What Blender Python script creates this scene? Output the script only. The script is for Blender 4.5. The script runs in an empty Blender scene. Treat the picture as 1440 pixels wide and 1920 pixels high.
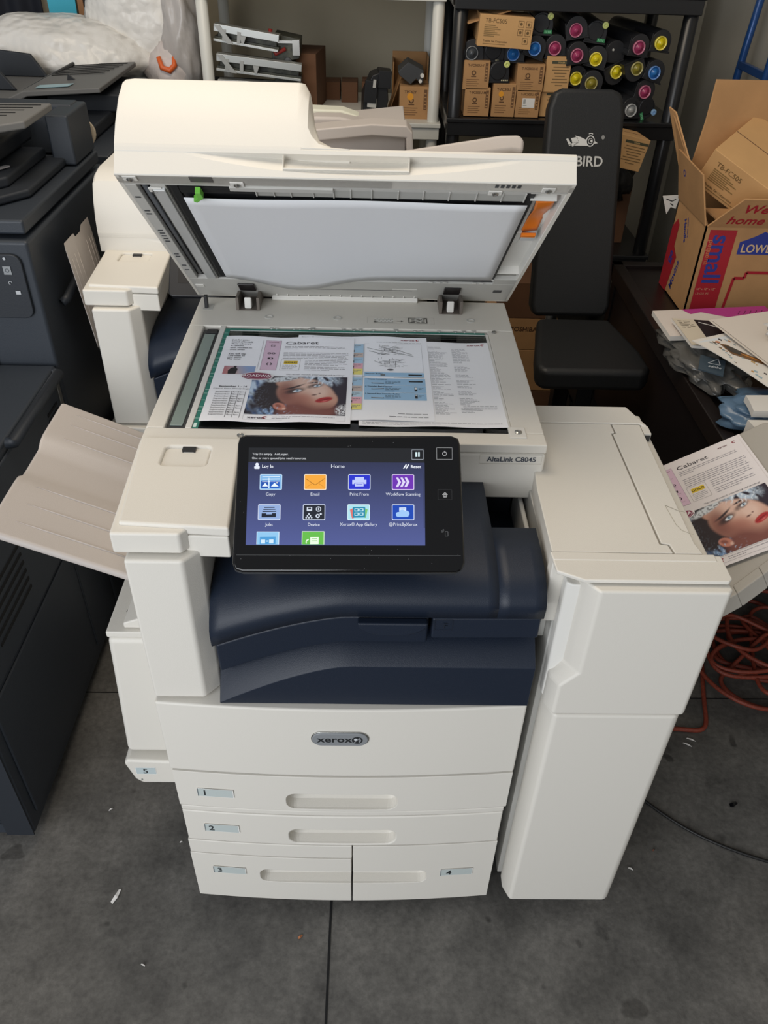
import bpy, bmesh, math, random
from mathutils import Vector, Matrix, noise
R = math.radians
SC = bpy.context.scene
COL = SC.collection

# ------------------------------------------------------------------ camera
cam_d = bpy.data.cameras.new('camera'); cam = bpy.data.objects.new('camera', cam_d); COL.objects.link(cam)
SC.camera = cam
F_PX, PITCH, YAW, ROLL = 1500.8, 0.66305338, 0.02541662, 0.03051578
fw = Vector((math.cos(PITCH)*math.sin(YAW), math.cos(PITCH)*math.cos(YAW), -math.sin(PITCH)))
rt = Vector((math.cos(YAW), -math.sin(YAW), 0)); up = rt.cross(fw)
rt2 = rt*math.cos(ROLL)+up*math.sin(ROLL); up2 = up*math.cos(ROLL)-rt*math.sin(ROLL)
m = Matrix((rt2, up2, -fw)).transposed().to_4x4(); m.translation = Vector((0.0373108, -0.8090316, 1.6612922))
cam.matrix_world = m
cam_d.sensor_fit = 'VERTICAL'; cam_d.sensor_height = 24; cam_d.lens = 24*F_PX/1920
cam_d.clip_start = 0.02

# ------------------------------------------------------------------ world and lights
SC.view_settings.view_transform = 'Standard'; SC.view_settings.look = 'None'
SC.view_settings.gamma = 1; SC.view_settings.use_curve_mapping = False
SC.view_settings.exposure = 0.36
w = bpy.data.worlds.new('world'); SC.world = w; w.use_nodes = True
nt = w.node_tree; nt.nodes.clear()
wo = nt.nodes.new('ShaderNodeOutputWorld'); bg = nt.nodes.new('ShaderNodeBackground')
bg.inputs[0].default_value = (0.95, 0.97, 1.0, 1); bg.inputs[1].default_value = 0.22
nt.links.new(bg.outputs[0], wo.inputs[0])

def area(name, loc, target, sx, sy, power, col):
    d = bpy.data.lights.new(name, 'AREA'); d.shape = 'RECTANGLE'; d.size = sx; d.size_y = sy; d.energy = power; d.color = col
    o = bpy.data.objects.new(name, d); COL.objects.link(o); o.location = loc
    o.rotation_euler = (Vector(target)-Vector(loc)).to_track_quat('-Z', 'Y').to_euler(); return o
# the open garage door behind the camera, and added fill for warm ceiling bounce
area('garage_doorway_daylight', (-1.7, -2.7, 1.75), (-0.1, 0.6, 0.6), 2.8, 2.4, 84, (0.93, 0.96, 1.0))
area('ceiling_bounce_fill', (-0.35, 0.75, 2.75), (0.0, 1.1, 0.9), 1.3, 0.8, 17, (1.0, 0.86, 0.68))

# ------------------------------------------------------------------ materials
def lin(h):
    if not isinstance(h, str): return tuple(h[:3])
    h = h.lstrip('#'); r = []
    for i in (0, 2, 4):
        c = int(h[i:i+2], 16)/255; r.append(c/12.92 if c <= .04045 else ((c+.055)/1.055)**2.4)
    return tuple(r)
MATS = {}
def mat(name, col, rough=.5, metal=0, bump=0, bscale=300, var=0, vscale=8, col2=None, spec=.5, coat=0, emit=0, alpha=1):
    if name in MATS: return MATS[name]
    M = bpy.data.materials.new(name); M.use_nodes = True; n = M.node_tree; b = n.nodes['Principled BSDF']
    c = lin(col); b.inputs['Base Color'].default_value = (*c, 1); b.inputs['Roughness'].default_value = rough
    b.inputs['Metallic'].default_value = metal; b.inputs['Specular IOR Level'].default_value = spec
    b.inputs['Coat Weight'].default_value = coat; b.inputs['Alpha'].default_value = alpha
    tc = n.nodes.new('ShaderNodeTexCoord')
    if var or col2:
        nz = n.nodes.new('ShaderNodeTexNoise'); nz.inputs['Scale'].default_value = vscale; nz.inputs['Detail'].default_value = 6
        n.links.new(tc.outputs['Object'], nz.inputs['Vector'])
        cr = n.nodes.new('ShaderNodeValToRGB'); cr.color_ramp.elements[0].position = .35; cr.color_ramp.elements[1].position = .65
        c2 = lin(col2) if col2 else tuple(max(0, q*(1-var)) for q in c)
        cr.color_ramp.elements[0].color = (*c2, 1); cr.color_ramp.elements[1].color = (*c, 1)
        n.links.new(nz.outputs[0], cr.inputs[0]); n.links.new(cr.outputs[0], b.inputs['Base Color'])
    if bump:
        nz = n.nodes.new('ShaderNodeTexNoise'); nz.inputs['Scale'].default_value = bscale; nz.inputs['Detail'].default_value = 3
        n.links.new(tc.outputs['Object'], nz.inputs['Vector'])
        bp = n.nodes.new('ShaderNodeBump'); bp.inputs['Strength'].default_value = bump; bp.inputs['Distance'].default_value = .002
        n.links.new(nz.outputs[0], bp.inputs['Height']); n.links.new(bp.outputs[0], b.inputs['Normal'])
    if emit:
        b.inputs['Emission Color'].default_value = (*c, 1); b.inputs['Emission Strength'].default_value = emit
    MATS[name] = M; return M
def colmat(name, rough=.6, emit=0, spec=.4, coat=0):
    M = bpy.data.materials.new(name); M.use_nodes = True; n = M.node_tree; b = n.nodes['Principled BSDF']
    a = n.nodes.new('ShaderNodeAttribute'); a.attribute_name = 'Col'
    b.inputs['Roughness'].default_value = rough; b.inputs['Specular IOR Level'].default_value = spec; b.inputs['Coat Weight'].default_value = coat
    if emit:
        b.inputs['Base Color'].default_value = (.005, .005, .006, 1)
        n.links.new(a.outputs[0], b.inputs['Emission Color']); b.inputs['Emission Strength'].default_value = emit
    else: n.links.new(a.outputs[0], b.inputs['Base Color'])
    return M
WHITE = mat('cream_white_plastic', '#dad6cd', .5, bump=.12, bscale=900)
WHITE2 = mat('white_inner_plastic', '#dddbd5', .45)
LGREY = mat('light_grey_plastic', '#bdbcb7', .45, bump=.05)
TAUPE = mat('taupe_grey_tray_plastic', '#bcb4ae', .5, bump=.1, bscale=700)
NAVY = mat('navy_blue_plastic', '#192231', .45, bump=.18, bscale=900, spec=.4)
NAVYD = mat('dark_navy_recess_plastic', '#141b27', .6)
BLACK = mat('black_plastic', '#1b1c1f', .45, bump=.05)
GLOSS = mat('glossy_black_panel', '#08080a', .12, spec=.5)
COPIER = mat('charcoal_copier_plastic', '#2c323a', .5, bump=.12, bscale=500)
COPIERD = mat('dark_charcoal_copier_plastic', '#20252c', .55, bump=.08)
COPIERL = mat('grey_copier_tray_plastic', '#6d6d6c', .6, bump=.1)
SEAM = mat('dark_seam', '#0c0c0d', .9)
STEEL = mat('steel', '#a9a9a6', .3, metal=1)
DGREY = mat('dark_grey_plastic', '#3b3d3f', .5)
CARD = mat('cardboard', '#b58a5c', .85, bump=.2, bscale=60, var=.12, vscale=14)
CARDIN = mat('pale_cardboard', '#c79c68', .85, bump=.15, bscale=60, var=.08, vscale=10)
CARDD = mat('dark_cardboard', '#6b4a33', .9, bump=.2, bscale=60, var=.15, vscale=10)
PRINT = colmat('printed_ink', .55)
PRINTG = colmat('glossy_printed_ink', .3)
SCREEN = colmat('lit_screen', .15, emit=.85)
WPOST = mat('white_shelf_plastic', '#d6d6cf', .4)
BPOST = mat('black_shelf_plastic', '#17181a', .32)
LEATHER = mat('black_vinyl', '#191a1b', .5, bump=.25, bscale=400)
WOODK = mat('black_brown_wood', '#1d1614', .4, bump=.1, bscale=40, var=.3, vscale=5)
GREEN = mat('green_plastic', '#6fbf45', .45)
ORANGE = mat('orange_film', '#e07a24', .3, bump=.2, bscale=30)
PAPER = mat('white_paper', '#e3e0dc', .75, bump=.08, bscale=30)

# ------------------------------------------------------------------ mesh building
class G:
    def __init__(s): s.v = []; s.f = []; s.c = []
    def add(s, vs, fs, c=None):
        k = len(s.v); s.v += [Vector(p) for p in vs]
        for f in fs: s.f.append([i+k for i in f]); s.c.append(c)
        return s
    def box(s, x0, y0, z0, x1, y1, z1, M=None, c=None):
        vs = [Vector((x, y, z)) for z in (z0, z1) for y in (y0, y1) for x in (x0, x1)]
        if M: vs = [M @ p for p in vs]
        return s.add(vs, [(0, 2, 3, 1), (4, 5, 7, 6), (0, 1, 5, 4), (2, 6, 7, 3), (0, 4, 6, 2), (1, 3, 7, 5)], c)
    def prism(s, pts, ax, a, b, M=None):
        def P(p, t): return {'x': (t, p[0], p[1]), 'y': (p[0], t, p[1]), 'z': (p[0], p[1], t)}[ax]
        n = len(pts); vs = [Vector(P(p, a)) for p in pts]+[Vector(P(p, b)) for p in pts]
        if M: vs = [M @ p for p in vs]
        return s.add(vs, [tuple(range(n))[::-1], tuple(range(n, 2*n))]+[(i, (i+1) % n, (i+1) % n+n, i+n) for i in range(n)])
    def slab(s, pts, off, c=None):
        n = len(pts); o = Vector(off); vs = [Vector(p) for p in pts]; vs += [p+o for p in vs]
        return s.add(vs, [tuple(range(n))[::-1], tuple(range(n, 2*n))]+[(i, (i+1) % n, (i+1) % n+n, i+n) for i in range(n)], c)
    def tube(s, pts, r, n=10, cap=True):
        pts = [Vector(p) for p in pts]; rr = r if isinstance(r, (list, tuple)) else [r]*len(pts); k = len(s.v); prev = None
        for i, p in enumerate(pts):
            t = (pts[min(i+1, len(pts)-1)]-pts[max(i-1, 0)]).normalized()
            a = prev-t*prev.dot(t) if prev is not None else t.orthogonal()
            if a.length < 1e-6: a = t.orthogonal()
            a.normalize(); prev = a; b = t.cross(a)
            for j in range(n):
                q = 2*math.pi*j/n; s.v.append(p+(a*math.cos(q)+b*math.sin(q))*rr[i])
        for i in range(len(pts)-1):
            for j in range(n):
                s.f.append([k+i*n+j, k+i*n+(j+1) % n, k+(i+1)*n+(j+1) % n, k+(i+1)*n+j]); s.c.append(None)
        if cap:
            s.f.append([k+j for j in range(n)][::-1]); s.c.append(None)
            e = k+(len(pts)-1)*n; s.f.append([e+j for j in range(n)]); s.c.append(None)
        return s
    def lathe(s, o, d, prof, n=20):
        o = Vector(o); d = Vector(d).normalized(); a = d.orthogonal().normalized(); b = d.cross(a); k = len(s.v)
        for r, h in prof:
            for j in range(n):
                q = 2*math.pi*j/n; s.v.append(o+d*h+(a*math.cos(q)+b*math.sin(q))*r)
        for i in range(len(prof)-1):
            for j in range(n):
                s.f.append([k+i*n+j, k+i*n+(j+1) % n, k+(i+1)*n+(j+1) % n, k+(i+1)*n+j]); s.c.append(None)
        s.f.append([k+j for j in range(n)][::-1]); s.c.append(None)
        e = k+(len(prof)-1)*n; s.f.append([e+j for j in range(n)]); s.c.append(None)
        return s
    def grid(s, fn, nu, nv, close=False):
        k = len(s.v)
        for j in range(nv+1):
            for i in range(nu+1): s.v.append(Vector(fn(i/nu, j/nv)))
        W = nu+1
        for j in range(nv):
            for i in range(nu): s.f.append([k+j*W+i, k+j*W+i+1, k+(j+1)*W+i+1, k+(j+1)*W+i]); s.c.append(None)
        return s
    def obj(s, name, ma, parent=None, bev=0, seg=2, smooth=None, solid=0, sub=0, fix=True):
        me = bpy.data.meshes.new(name); me.from_pydata([tuple(p) for p in s.v], [], s.f); me.materials.append(ma)
        if any(c is not None for c in s.c):
            at = me.color_attributes.new('Col', 'FLOAT_COLOR', 'CORNER'); li = 0
            for f, c in zip(s.f, s.c):
                for q in range(len(f)):
                    cc = c[q] if (c is not None and isinstance(c[0], (tuple, list))) else (c or (.5, .5, .5))
                    at.data[li].color = (*cc[:3], 1); li += 1
        elif fix:
            b = bmesh.new(); b.from_mesh(me); bmesh.ops.recalc_face_normals(b, faces=b.faces); b.to_mesh(me); b.free()
        o = bpy.data.objects.new(name, me); COL.objects.link(o)
        if parent: o.parent = parent
        if solid:
            md = o.modifiers.new('solid', 'SOLIDIFY'); md.thickness = solid; md.offset = 0
        if bev:
            md = o.modifiers.new('bevel', 'BEVEL'); md.width = bev; md.segments = seg; md.limit_method = 'ANGLE'; md.angle_limit = R(32); md.harden_normals = True
        if sub:
            md = o.modifiers.new('sub', 'SUBSURF'); md.levels = sub; md.render_levels = sub
        if smooth or (smooth is None and bev) or sub:
            for p in me.polygons: p.use_smooth = True
        return o
def cut(o, cutter):
    """cut the shape of cutter (a G) out of o and bake all of o's modifiers"""
    c = cutter.obj('cutter_tmp', SEAM, o.parent); md = o.modifiers.new('cut', 'BOOLEAN'); md.object = c; md.solver = 'EXACT'
    o.modifiers.move(len(o.modifiers)-1, 0)
    dg = bpy.context.evaluated_depsgraph_get(); me = bpy.data.meshes.new_from_object(o.evaluated_get(dg))
    nm = o.data.name; o.modifiers.clear(); o.data = me; me.name = nm; bpy.data.objects.remove(c)
def thing(name, label, cat, loc=(0, 0, 0), rz=0, group=None):
    o = bpy.data.objects.new(name, None); COL.objects.link(o); o.location = loc; o.rotation_euler = (0, 0, rz)
    o.empty_display_size = .05; o['label'] = label; o['category'] = cat
    if group: o['group'] = group
    return o
def tag(o, label, cat, group=None):
    o['label'] = label; o['category'] = cat
    if group: o['group'] = group
    return o
def struct(o): o['kind'] = 'structure'; return o
def sub(name, parent, M):
    """an Empty that carries its parts at its own place (used for tilted panels)"""
    o = bpy.data.objects.new(name, None); COL.objects.link(o); o.parent = parent; o.matrix_local = M; return o
def rrect(x0, y0, x1, y1, r, n=4):
    p = []
    for cx, cy, a in ((x1-r, y0+r, -90), (x1-r, y1-r, 0), (x0+r, y1-r, 90), (x0+r, y0+r, 180)):
        for i in range(n+1): q = R(a+90*i/n); p.append((cx+r*math.cos(q), cy+r*math.sin(q)))
    return p
def smoothstep(a, b, x): t = max(0, min(1, (x-a)/(b-a))); return t*t*(3-2*t)

# ------------------------------------------------------------------ printed matter
_T = {}
def glyphs(s, bold=False, shear=0):
    k = (s, bold, shear)
    if k not in _T:
        cu = bpy.data.curves.new('t', 'FONT'); cu.body = s; cu.size = 1; cu.offset = .018 if bold else 0; cu.resolution_u = 3; cu.shear = shear
        o = bpy.data.objects.new('t', cu); COL.objects.link(o)
        dg = bpy.context.evaluated_depsgraph_get(); me = bpy.data.meshes.new_from_object(o.evaluated_get(dg))
        vs = [(v.co.x, v.co.y) for v in me.vertices]; fs = [tuple(p.vertices) for p in me.polygons]
        bpy.data.objects.remove(o); bpy.data.meshes.remove(me)
        _T[k] = (vs, fs)
    return _T[k]
class Print:
    """flat coloured shapes on a surface; 2D metres -> 3D by a map"""
    def __init__(s, fn): s.fn = fn; s.g = G(); s.h = .0003
    def poly(s, pts, c, h=1):
        if not isinstance(c, list): c = lin(c)
        else: c = [lin(q) for q in c]
        s.g.add([s.fn(p[0], p[1], h*s.h) for p in pts], [tuple(range(len(pts)))], c); return s
    def rect(s, u0, v0, u1, v1, c, h=1, nu=1, nv=1):
        for i in range(nu):
            for j in range(nv):
                a, b = u0+(u1-u0)*i/nu, u0+(u1-u0)*(i+1)/nu; p, q = v0+(v1-v0)*j/nv, v0+(v1-v0)*(j+1)/nv
                s.poly([(a, p), (b, p), (b, q), (a, q)], c, h)
        return s
    def vgrad(s, u0, v0, u1, v1, c0, c1, h=1, n=8):
        a, b = lin(c0), lin(c1)
        for j in range(n):
            f0, f1 = j/n, (j+1)/n; A = tuple(a[k]+(b[k]-a[k])*f0 for k in range(3)); B = tuple(a[k]+(b[k]-a[k])*f1 for k in range(3))
            s.poly([(u0, v0+(v1-v0)*f0), (u1, v0+(v1-v0)*f0), (u1, v0+(v1-v0)*f1), (u0, v0+(v1-v0)*f1)], [A, A, B, B], h)
    def frame(s, u0, v0, u1, v1, t, c, h=1):
        for a in ((u0, v0, u1, v0+t), (u0, v1-t, u1, v1), (u0, v0, u0+t, v1), (u1-t, v0, u1, v1)): s.rect(*a, c, h)
    def ell(s, u, v, ru, rv, c, h=1, n=20, a=0):
        ca, sa = math.cos(a), math.sin(a)
        return s.poly([(u+ru*math.cos(t)*ca-rv*math.sin(t)*sa, v+ru*math.cos(t)*sa+rv*math.sin(t)*ca) for t in [2*math.pi*i/n for i in range(n)]], c, h)
    def ring(s, u, v, r0, r1, c, h=1, n=18, a0=0, a1=360):
        for i in range(n):
            a, b = R(a0+(a1-a0)*i/n), R(a0+(a1-a0)*(i+1)/n)
            s.poly([(u+r0*math.cos(a), v+r0*math.sin(a)), (u+r1*math.cos(a), v+r1*math.sin(a)), (u+r1*math.cos(b), v+r1*math.sin(b)), (u+r0*math.cos(b), v+r0*math.sin(b))], c, h)
        return s
    def line(s, pts, w, c, h=1):
        for a, b in zip(pts, pts[1:]):
            dx, dy = b[0]-a[0], b[1]-a[1]; L = math.hypot(dx, dy) or 1; nx, ny = -dy/L*w/2, dx/L*w/2
            s.poly([(a[0]+nx, a[1]+ny), (a[0]-nx, a[1]-ny), (b[0]-nx, b[1]-ny), (b[0]+nx, b[1]+ny)], c, h)
        return s
    def rr(s, u0, v0, u1, v1, r, c, h=1): return s.poly(rrect(u0, v0, u1, v1, r), c, h)
    def text(s, t, u, v, size, c, h=1, al='l', bold=False, rot=0, shear=0, sx=1):
        vs, fs = glyphs(t, bold, shear)
        if not vs: return s
        x0 = min(p[0] for p in vs); x1 = max(p[0] for p in vs); o = {'l': 0, 'c': (x0+x1)/2, 'r': x1}[al]
        ca, sa = math.cos(R(rot)), math.sin(R(rot)); P = []
        for x, y in vs:
            x = (x-o)*size*sx; y *= size; P.append(s.fn(u+x*ca-y*sa, v+x*sa+y*ca, h*s.h))
        s.g.add(P, fs, lin(c)); return s
    def lines(s, u0, v1, u1, n, dv, c, hh=.30, seed=1, wl=.012, h=1, last=.6):
        r = random.Random(seed)
        for i in range(n):
            v = v1-i*dv; e = u1 if i < n-1 else u0+(u1-u0)*last; e -= r.random()*.06*(u1-u0); x = u0
            while x < e-wl*.2:
                x2 = min(e, x+wl*(.35+r.random())); s.rect(x, v-dv*hh, x2, v, c, h); x = x2+wl*.16
    def raster(s, u0, v0, u1, v1, nu, nv, fn, h=1):
        C = [[tuple(fn(i/nu, j/nv)) for i in range(nu+1)] for j in range(nv+1)]
        P = [s.fn(u0+(u1-u0)*i/nu, v0+(v1-v0)*j/nv, h*s.h) for j in range(nv+1) for i in range(nu+1)]; k = len(s.g.v); s.g.v += P; W = nu+1
        for j in range(nv):
            for i in range(nu):
                s.g.f.append([k+j*W+i, k+j*W+i+1, k+(j+1)*W+i+1, k+(j+1)*W+i]); s.g.c.append((C[j][i], C[j][i+1], C[j+1][i+1], C[j+1][i]))
    def sheet(s, W, H, c, t=.0004, nu=12, nv=12):
        c = lin(c); k = len(s.g.v)
        for lay in (0, -t):
            for j in range(nv+1):
                for i in range(nu+1): s.g.v.append(s.fn(W*i/nu, H*j/nv, lay))
        w_ = nu+1; N = w_*(nv+1)
        for j in range(nv):
            for i in range(nu):
                q = [k+j*w_+i, k+j*w_+i+1, k+(j+1)*w_+i+1, k+(j+1)*w_+i]; s.g.f.append(q); s.g.c.append(c); s.g.f.append([a+N for a in q][::-1]); s.g.c.append(c)
        rim = [i for i in range(w_)]+[w_*(j+1)+w_-1 for j in range(nv)]+[w_*nv+i for i in range(nu-1, -1, -1)]+[w_*j for j in range(nv-1, 0, -1)]
        for a, b in zip(rim, rim[1:]+rim[:1]): s.g.f.append([k+a, k+a+N, k+b+N, k+b]); s.g.c.append(c)
    def obj(s, name, parent=None, ma=None): return s.g.obj(name, ma or PRINT, parent)
def planar(o, eu, ev):
    o, eu, ev = Vector(o), Vector(eu).normalized(), Vector(ev).normalized(); n = eu.cross(ev)
    return lambda u, v, h: o+eu*u+ev*v+n*h
XMARK = lambda p, u, v, r, c='#3a3a3c', h=1: (p.ring(u, v, r*.55, r, c, h), p.line([(u-r*.8, v-r*.5), (u+r*.7, v+r*.5)], r*.28, c, h))

# ------------------------------------------------------------------ the room
g = G(); g.grid(lambda u, v: (-3.2+5.2*u, -4.2+7.4*v, 0), 4, 4)
fl = struct(g.obj('floor', mat('stained_concrete', '#5a5752', .62)))
M = MATS['stained_concrete']; n = M.node_tree; b = n.nodes['Principled BSDF']; tc = n.nodes['Texture Coordinate']
def noise_ramp(scale, p0, p1, c0, c1, detail=8, rough=.6):
    a = n.nodes.new('ShaderNodeTexNoise'); a.inputs['Scale'].default_value = scale; a.inputs['Detail'].default_value = detail; a.inputs['Roughness'].default_value = rough
    n.links.new(tc.outputs['Object'], a.inputs['Vector']); r = n.nodes.new('ShaderNodeValToRGB')
    r.color_ramp.elements[0].position = p0; r.color_ramp.elements[1].position = p1; r.color_ramp.elements[0].color = (*lin(c0), 1); r.color_ramp.elements[1].color = (*lin(c1), 1)
    n.links.new(a.outputs[0], r.inputs[0]); return r
def mix(a, bb, f, mode='MULTIPLY'):
    x = n.nodes.new('ShaderNodeMix'); x.data_type = 'RGBA'; x.blend_type = mode; x.inputs[0].default_value = f
    n.links.new(a.outputs[0 if a.type != 'MIX' else 2], x.inputs[6]); n.links.new(bb.outputs[0 if bb.type != 'MIX' else 2], x.inputs[7]); return x
x = mix(noise_ramp(1.7, .3, .7, '#5f5d59', '#787570'), noise_ramp(7, .3, .62, '#9c9c9e', '#ffffff', 10, .65), .75)
x = mix(x, noise_ramp(9, .27, .36, '#5a5a5c', '#ffffff', 5, .5), .75)
x = mix(x, noise_ramp(70, .35, .65, '#b4b4b4', '#ffffff', 8, .7), .7)
x = mix(x, noise_ramp(16, .26, .30, '#6d6b68', '#ffffff', 2, .4), .7)
vo = n.nodes.new('ShaderNodeTexVoronoi'); vo.inputs['Scale'].default_value = 5.5; vo.inputs['Randomness'].default_value = 1
wn = n.nodes.new('ShaderNodeTexNoise'); wn.inputs['Scale'].default_value = 22; n.links.new(tc.outputs['Object'], wn.inputs['Vector'])
ad = n.nodes.new('ShaderNodeMix'); ad.data_type = 'RGBA'; ad.blend_type = 'ADD'; ad.inputs[0].default_value = .05; n.links.new(tc.outputs['Object'], ad.inputs[6]); n.links.new(wn.outputs[1], ad.inputs[7]); n.links.new(ad.outputs[2], vo.inputs['Vector'])
vr = n.nodes.new('ShaderNodeValToRGB'); vr.color_ramp.elements[0].position = .105; vr.color_ramp.elements[1].position = .135; vr.color_ramp.elements[0].color = (.42, .41, .40, 1); vr.color_ramp.elements[1].color = (1, 1, 1, 1); n.links.new(vo.outputs[0], vr.inputs[0])
x = mix(x, vr, .75)
n.links.new(x.outputs[2], b.inputs['Base Color'])
nz = n.nodes.new('ShaderNodeTexNoise'); nz.inputs['Scale'].default_value = 120; n.links.new(tc.outputs['Object'], nz.inputs['Vector'])
bp = n.nodes.new('ShaderNodeBump'); bp.inputs['Strength'].default_value = .25; bp.inputs['Distance'].default_value = .002; n.links.new(nz.outputs[0], bp.inputs['Height']); n.links.new(bp.outputs[0], b.inputs['Normal'])
g = G(); g.box(-.029, -3.9, .0, -.0245, .54, .0012); g.box(-3.1, .540, 0, 1.36, .5425, .001)
struct(g.obj('trim_1', SEAM))
WALL = mat('painted_wall', '#b5ac97', .8, bump=.3, bscale=60, var=.06, vscale=2)
g = G(); g.box(-3.2, 3.0, 0, 1.38, 3.08, 2.6); struct(g.obj('wall_back', WALL))
g = G(); g.grid(lambda u, v: (1.38+.012*math.sin(u*9)*v, -.9+3.9*u, 2.6*v), 20, 6)
WALLR = mat('sheeted_wall', '#b3afa5', .32, bump=.25, bscale=25)
struct(g.obj('wall_right', WALLR, solid=.01, smooth=True))

# ------------------------------------------------------------------ the multifunction printers
def bow(x0, x1, y, d, n=14, half=.295, yb=.05):
    pts = [(x0+(x1-x0)*i/n, y-d*(1-((x0+(x1-x0)*i/n)/half)**2)) for i in range(n+1)]
    return pts+[(x1, yb), (x0, yb)]
def pocket(x0, x1, z0, z1, y0=-.05, y1=.026, r=.018):
    g = G(); a = rrect(x0, z0, x1, z1, r, 5); k = .006; n_ = len(a)
    vs = [(p[0], y0, p[1]) for p in a]+[(p[0], -.008, p[1]) for p in a]
    for yy, up_, kk in ((.008, .003, .002), (.018, .009, .004), (.025, .019, .006)): vs += [(p[0], yy, p[1]) for p in rrect(x0+kk, z0+up_, x1-kk, z1-.0008, r-.004-up_*.3, 5)]
    fs = [tuple(range(n_))[::-1], tuple(range(4*n_, 5*n_))]
    for L in (0, n_, 2*n_, 3*n_): fs += [(L+i, L+(i+1) % n_, L+n_+(i+1) % n_, L+n_+i) for i in range(n_)]
    return g.add(vs, fs)
def half_pocket(xa, xb, z0, z1, side, r=.016):
    """pocket that runs out through one end of its panel; side=-1: rounded end at xa, +1: at xb"""
    def sh(k):
        return rrect(xa+(k if side < 0 else 0), z0+k*3, xb-(k if side > 0 else 0), z1-(.0008 if k else 0), r-k*1.3, 5)
    g = G(); a = sh(0); n_ = len(a); vs = [(p[0], -.05, p[1]) for p in a]+[(p[0], -.008, p[1]) for p in a]
    for yy, k in ((.008, .001), (.018, .003), (.025, .006)): vs += [(p[0], yy, p[1]) for p in sh(k)]
    fs = [tuple(range(n_))[::-1], tuple(range(4*n_, 5*n_))]
    for L in (0, n_, 2*n_, 3*n_): fs += [(L+i, L+(i+1) % n_, L+n_+(i+1) % n_, L+n_+i) for i in range(n_)]
    return g.add(vs, fs)
def screw(parent, x, y, z, r=.006, d=(0, 0, 1)):
    g = G(); g.lathe((x, y, z), d, [(r, 0), (r, .0015), (r*.6, .003), (r*.15, .0022)], 14); g.obj('screw', STEEL, parent)

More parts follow.
